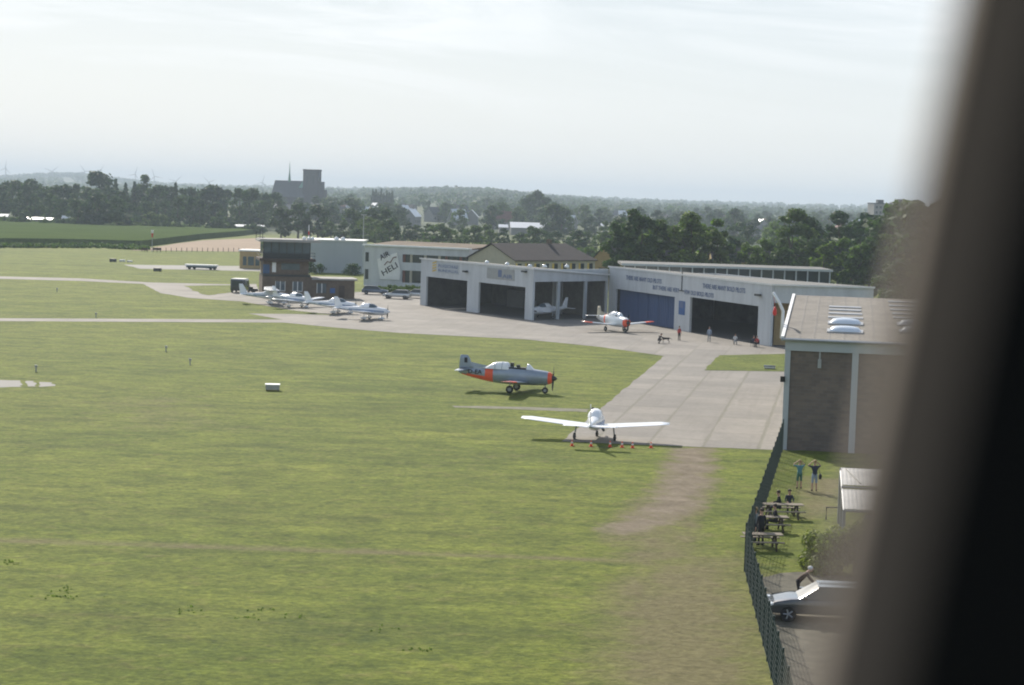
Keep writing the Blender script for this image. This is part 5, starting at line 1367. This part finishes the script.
# church
cz_ = at2(297, 1450); ch = thing('church', 'dark stone church with steep nave roof, thin ridge spire and massive square tower', 'church', cz_, R(-3))
s_ = 1450/1900
w = MB(); w.box((-19,-7,0),(6,7,13)); w.build('nave', M['stone'], ch)
w = MB(); x0, x1 = -19.3, 6; 
w.add([(x0,-7.6,12.6),(x1,-7.6,12.6),(x1,7.6,12.6),(x0,7.6,12.6),(x0+1.8,0,25.2),(x1,0,25.2)], [(0,1,5,4),(2,3,4,5),(3,0,4),(1,2,5),(3,2,1,0)]); fixed(w.build('nave_roof', M['slate'], ch))
w = MB(); w.box((-7.2,-.8,24),(-5.6,.8,27.5)); w.tube([(-6.4,0,27.5),(-6.4,0,31),(-6.4,0,40)], [.9,.45,.06], 8); w.build('ridge_spire', M['copper'], ch)
w = MB()
for k in range(6): w.box((-17+k*4,-8.0,0),(-16+k*4,-7.02,11))
w.build('buttress', M['stone'], ch)
for k in range(5):
    w = MB(); w.box((-15.2+k*4,-7.1,3),(-13.6+k*4,-6.9,10)); w.build('window', M['glass'], ch)
w = MB(); w.box((5,-6,0),(17.2,6,34)); w.box((4.7,-6.3,33.2),(17.5,6.3,34.2)); w.box((17.2,-5,0),(20,5,25)); w.box((20,-5,0),(22,5,19)); w.build('tower', M['stone'], ch)
for k in (7.4,12.2):
    w = MB(); w.box((k,-6.12,23),(k+1.6,-5.95,29)); w.build('belfry_opening', M['glass'], ch)
w = MB(); w.add([(5,-7.3,20),(1.5,-5,20),(1.5,5,20),(5,7.3,20),(5,0,27)], [(0,1,4),(1,2,4),(2,3,4),(3,2,1,0)]); fixed(w.build('stair_roof', M['copper'], ch))
# apartment blocks
for (pa, Z, wd, h_, lb, rz) in ((878,1000,9.5,20.5,'pale grey apartment block with many small windows on the right skyline', 6),(898,1010,8.5,21.2,'second apartment block, right of the pale grey one beside the trees', -4)):
    c = at2(pa, Z); t = thing('apartment_block', lb, 'building', c, R(rz)); w = MB(); w.box((-wd/2,-6,0),(wd/2,6,h_)); w.build('wall', M['plaster'], t)
    w = MB(); w.box((-wd/2-.2,-6.2,h_+.01),(wd/2+.2,6.2,h_+.5)); w.box((-1.5,-2,h_+.5),(1.5,2,h_+2.2)); w.build('roof', M['slate'], t)
    for fl in range(7):
        for k in range(4):
            w = MB(); x = -wd/2+.9+k*(wd-1)/4; z = 1.6+fl*2.75; w.box((x,-6.06,z),(x+1.1,-5.95,z+1.3)); w.build('window', M['glass'], t)
# wind turbines on the horizon
M['turbine'] = mat('turbine_grey', (.12,.13,.14), .6)
for i, (px_, py_, a) in enumerate(((5.5,169,10),(52,172,50),(84.5,172,85),(100,172,30),(135,175,20),(154,177,100),(176,182,45),(209,183,70),(262,183,15))):
    Z = 5600; c = WZ(px_, Z); hub = CAMH + (hz(px_)-py_)*Z/1900 + 2
    lbs = ('leftmost wind turbine over the hazy left hill','second wind turbine from the left on the skyline','wind turbine just left of the tall round treetop','wind turbine right behind the tall round treetop','wind turbine left of the slender treetop','wind turbine right of the slender treetop','wind turbine behind the pointed treetop left of the church','wind turbine halfway to the church','wind turbine just left of the church')
    t = thing('wind_turbine', lbs[i], 'wind turbine', (c.x, c.y, 0), R(r_.uniform(-25, 25)), 'wind turbines on the horizon')
    w = MB(); w.tube([(0,0,0),(0,0,hub)], [1.9,1.1], 8); w.build('tower', M['turbine'], t)
    w = MB(); w.box((-1.2,-2,hub-1.1),(1.2,3.4,hub+1.2)); w.build('nacelle', M['turbine'], t)
    for k in range(3):
        aa = R(a+120*k); d = Vector((math.sin(aa), 0, math.cos(aa))); w = MB(); o = Vector((0,-2.5,hub)); w.tube([o, o+d*7, o+d*25], [.9,1.1,.25], 5); w.build('blade', M['turbine'], t)

# ================================================================== GRASS TUFTS IN THE NEAR FIELD
r_ = random.Random(9)
mb = MB()
for (px_, py_, n_, w__) in ((8,563,7,16),(60,597,8,14),(66,588,5,5),(193,611,5,10),(250,618,3,6),(265,612,4,9),(298,617,4,12),(418,650,4,14),(370,632,3,14)):
    for k in range(n_*2):
        p = G(px_+r_.gauss(0,w__*.9), py_+r_.gauss(0,2.2)); leaves(mb, (p.x,p.y,.02), r_.uniform(.03,.13), 7, .045, int(px_*31+k), .5)
tag(mb.build('field_weeds', M['leaf_light']), kind='stuff')

# ================================================================== AIRCRAFT CABIN WINDOW
M['reveal'] = mat('grey_brown_plastic', (.036,.034,.033), 1.0, var=.08, spec=0)
M['unlit_trim'] = mat('unlit_cabin_black', (.006,.006,.007), .8, var=.1, spec=.1)  # black stands in for the unlit cabin side, which the open sky would light
def rrect(tl, tr_, br, bl, rad, n=8):
    P = [Vector((*p, 0)) for p in (tl, tr_, br, bl)]; out = []
    for i in range(4):
        a, b, c = P[i-1], P[i], P[(i+1) % 4]; u = (a-b).normalized(); v = (c-b).normalized()
        s0 = b+u*rad; s1_ = b+v*rad
        for k in range(n+1):
            t = k/n; out.append(s0*(1-t)**2+b*2*t*(1-t)+s1_*t*t)
    return out
def pxl(px, py, d): return ((px-512)/F_*d, -(py-342.5)/F_*d)
def edge(x_top, x_bot, d, yt=.17, yb=-.19):
    (xa, ya), (xb, yb_) = pxl(x_top, 0, d), pxl(x_bot, 685, d)
    f_ = lambda y: xa+(xb-xa)*(y-ya)/(yb_-ya)
    return (f_(yt), yt), (f_(yb), yb)
def ring3(d, xt, xb, grow=0.):
    a, b = edge(xt, xb, d, .17+grow, -.19-grow)
    pts = rrect((-.42-grow, .17+grow), (a[0]+grow, a[1]), (b[0]+grow, b[1]), (-.46-grow, -.19-grow), .07)
    return [camM @ Vector((p.x, p.y, -d)) for p in pts]
wf = thing('cabin_window_frame', 'out of focus dark window pillar of the aircraft cabin along the right edge', 'window frame', (0, 0, 0))
r_out = ring3(.47, 955, 806, .06); r_e1 = ring3(.44, 955, 806); r_e1b = ring3(.43, 968, 824)
r_e2 = ring3(.33, 1034, 890); r_e3 = ring3(.325, 1044, 900); r_in = ring3(.325, 1044, 900, .35); r_back = ring3(.44, 941, 805, .35)
M['rim'] = mat('sunlit_rim_beige', (.20,.175,.155), .9, var=.05, spec=.1)  # sunlit edge put into the colour, paler than the reveal
w = MB(); w.ring([r_out, r_e1, r_e1b], 0, False); w.build('rim', M['rim'], wf, True)
w = MB(); w.ring([r_e1b, r_e2], 0, False); w.build('window_reveal', M['reveal'], wf, True)
w = MB(); w.ring([r_e2, r_e3, r_in], 0, False); w.build('inner_trim', M['unlit_trim'], wf)
w = MB(); w.ring([r_in, r_back, r_out], 0, False); w.build('cabin_wall', M['unlit_trim'], wf)

# ================================================================== AIR
hm = bpy.data.materials.new('haze'); hm.use_nodes = True; hn = hm.node_tree
for x_ in list(hn.nodes):
    if x_.type != 'OUTPUT_MATERIAL': hn.nodes.remove(x_)
pv = hn.nodes.new('ShaderNodeVolumePrincipled'); pv.inputs['Color'].default_value = HAZECOL; pv.inputs['Density'].default_value = HAZE; pv.inputs['Anisotropy'].default_value = .05
hn.links.new(pv.outputs[0], [x_ for x_ in hn.nodes if x_.type == 'OUTPUT_MATERIAL'][0].inputs['Volume'])
gx = max(abs(xs[0]), abs(xs[-1]))+60
w = MB(); w.box((-gx, ys[0]-60, -6.0), (gx, ys[-1]+60, 112.0)); tag(w.build('haze', hm), kind='stuff')

# ================================================================== LIGHT
SAZ, SEL = R(-20), R(32)           # sun left of straight ahead
sd = Vector((math.sin(SAZ)*math.cos(SEL), math.cos(SAZ)*math.cos(SEL), math.sin(SEL)))
sl = bpy.data.lights.new('sun', 'SUN'); sl.energy = SUN; sl.angle = R(.55); sl.color = (1.0,.93,.82)
so = bpy.data.objects.new('sun', sl); col.objects.link(so); so.rotation_euler = sd.to_track_quat('Z', 'Y').to_euler(); so.location = (0, 0, 100)
wd = bpy.data.worlds.new('World'); sc.world = wd; wd.use_nodes = True; nt = wd.node_tree; N = NT(nt)
bg = nt.nodes['Background']; bg.inputs[1].default_value = SKY
st = nt.nodes.new('ShaderNodeTexSky'); st.sky_type = 'NISHITA'; st.sun_disc = False; st.sun_elevation = SEL; st.sun_rotation = SAZ
st.altitude = 50; st.air_density = 1.0; st.dust_density = 1.6; st.ozone_density = 1.2
gc_ = nt.nodes.new('ShaderNodeTexCoord').outputs['Generated']
rt = N.n('ShaderNodeVectorRotate', rotation_type='EULER_XYZ', inp={'Vector': gc_, 'Rotation': (0, R(-4), R(8))}).outputs[0]
n1 = N.noise(N.scale(rt, (3.2, 3.2, 34)), 1.0, 7, .62, .8); n2 = N.noise(N.scale(rt, (1.6, 1.6, 9)), 1.3, 4, .55)
sz = nt.nodes.new('ShaderNodeSeparateXYZ'); N.link(gc_, sz.inputs[0])
el = N.mr(sz.outputs[2], .02, .15)
cf = N.math('MULTIPLY', N.math('MULTIPLY', N.mr(n1, .47, .62), N.mr(n2, .40, .58)), el)
hzf = N.math('MINIMUM', N.mr(sz.outputs[2], -.1, .22, .97, .93), N.mr(sz.outputs[2], .16, .42, .93, .05))
grad = N.mix(N.mr(sz.outputs[2], .0, .20), SKYLOW, SKYHIGH)
base = N.mix(hzf, st.outputs[0], grad)
N.link(N.mix(N.math('MULTIPLY', cf, 1.0), base, SKYCLOUD), bg.inputs[0])

sc.render.engine = 'CYCLES'
sc.view_settings.view_transform = 'Standard'; sc.view_settings.look = 'None'; sc.view_settings.exposure = EXPO; sc.view_settings.gamma = 1
sc.cycles.filter_width = 2.0; sc.cycles.volume_bounces = 1; sc.cycles.max_bounces = 6; sc.cycles.transparent_max_bounces = 8
sc.cycles.use_denoising = True
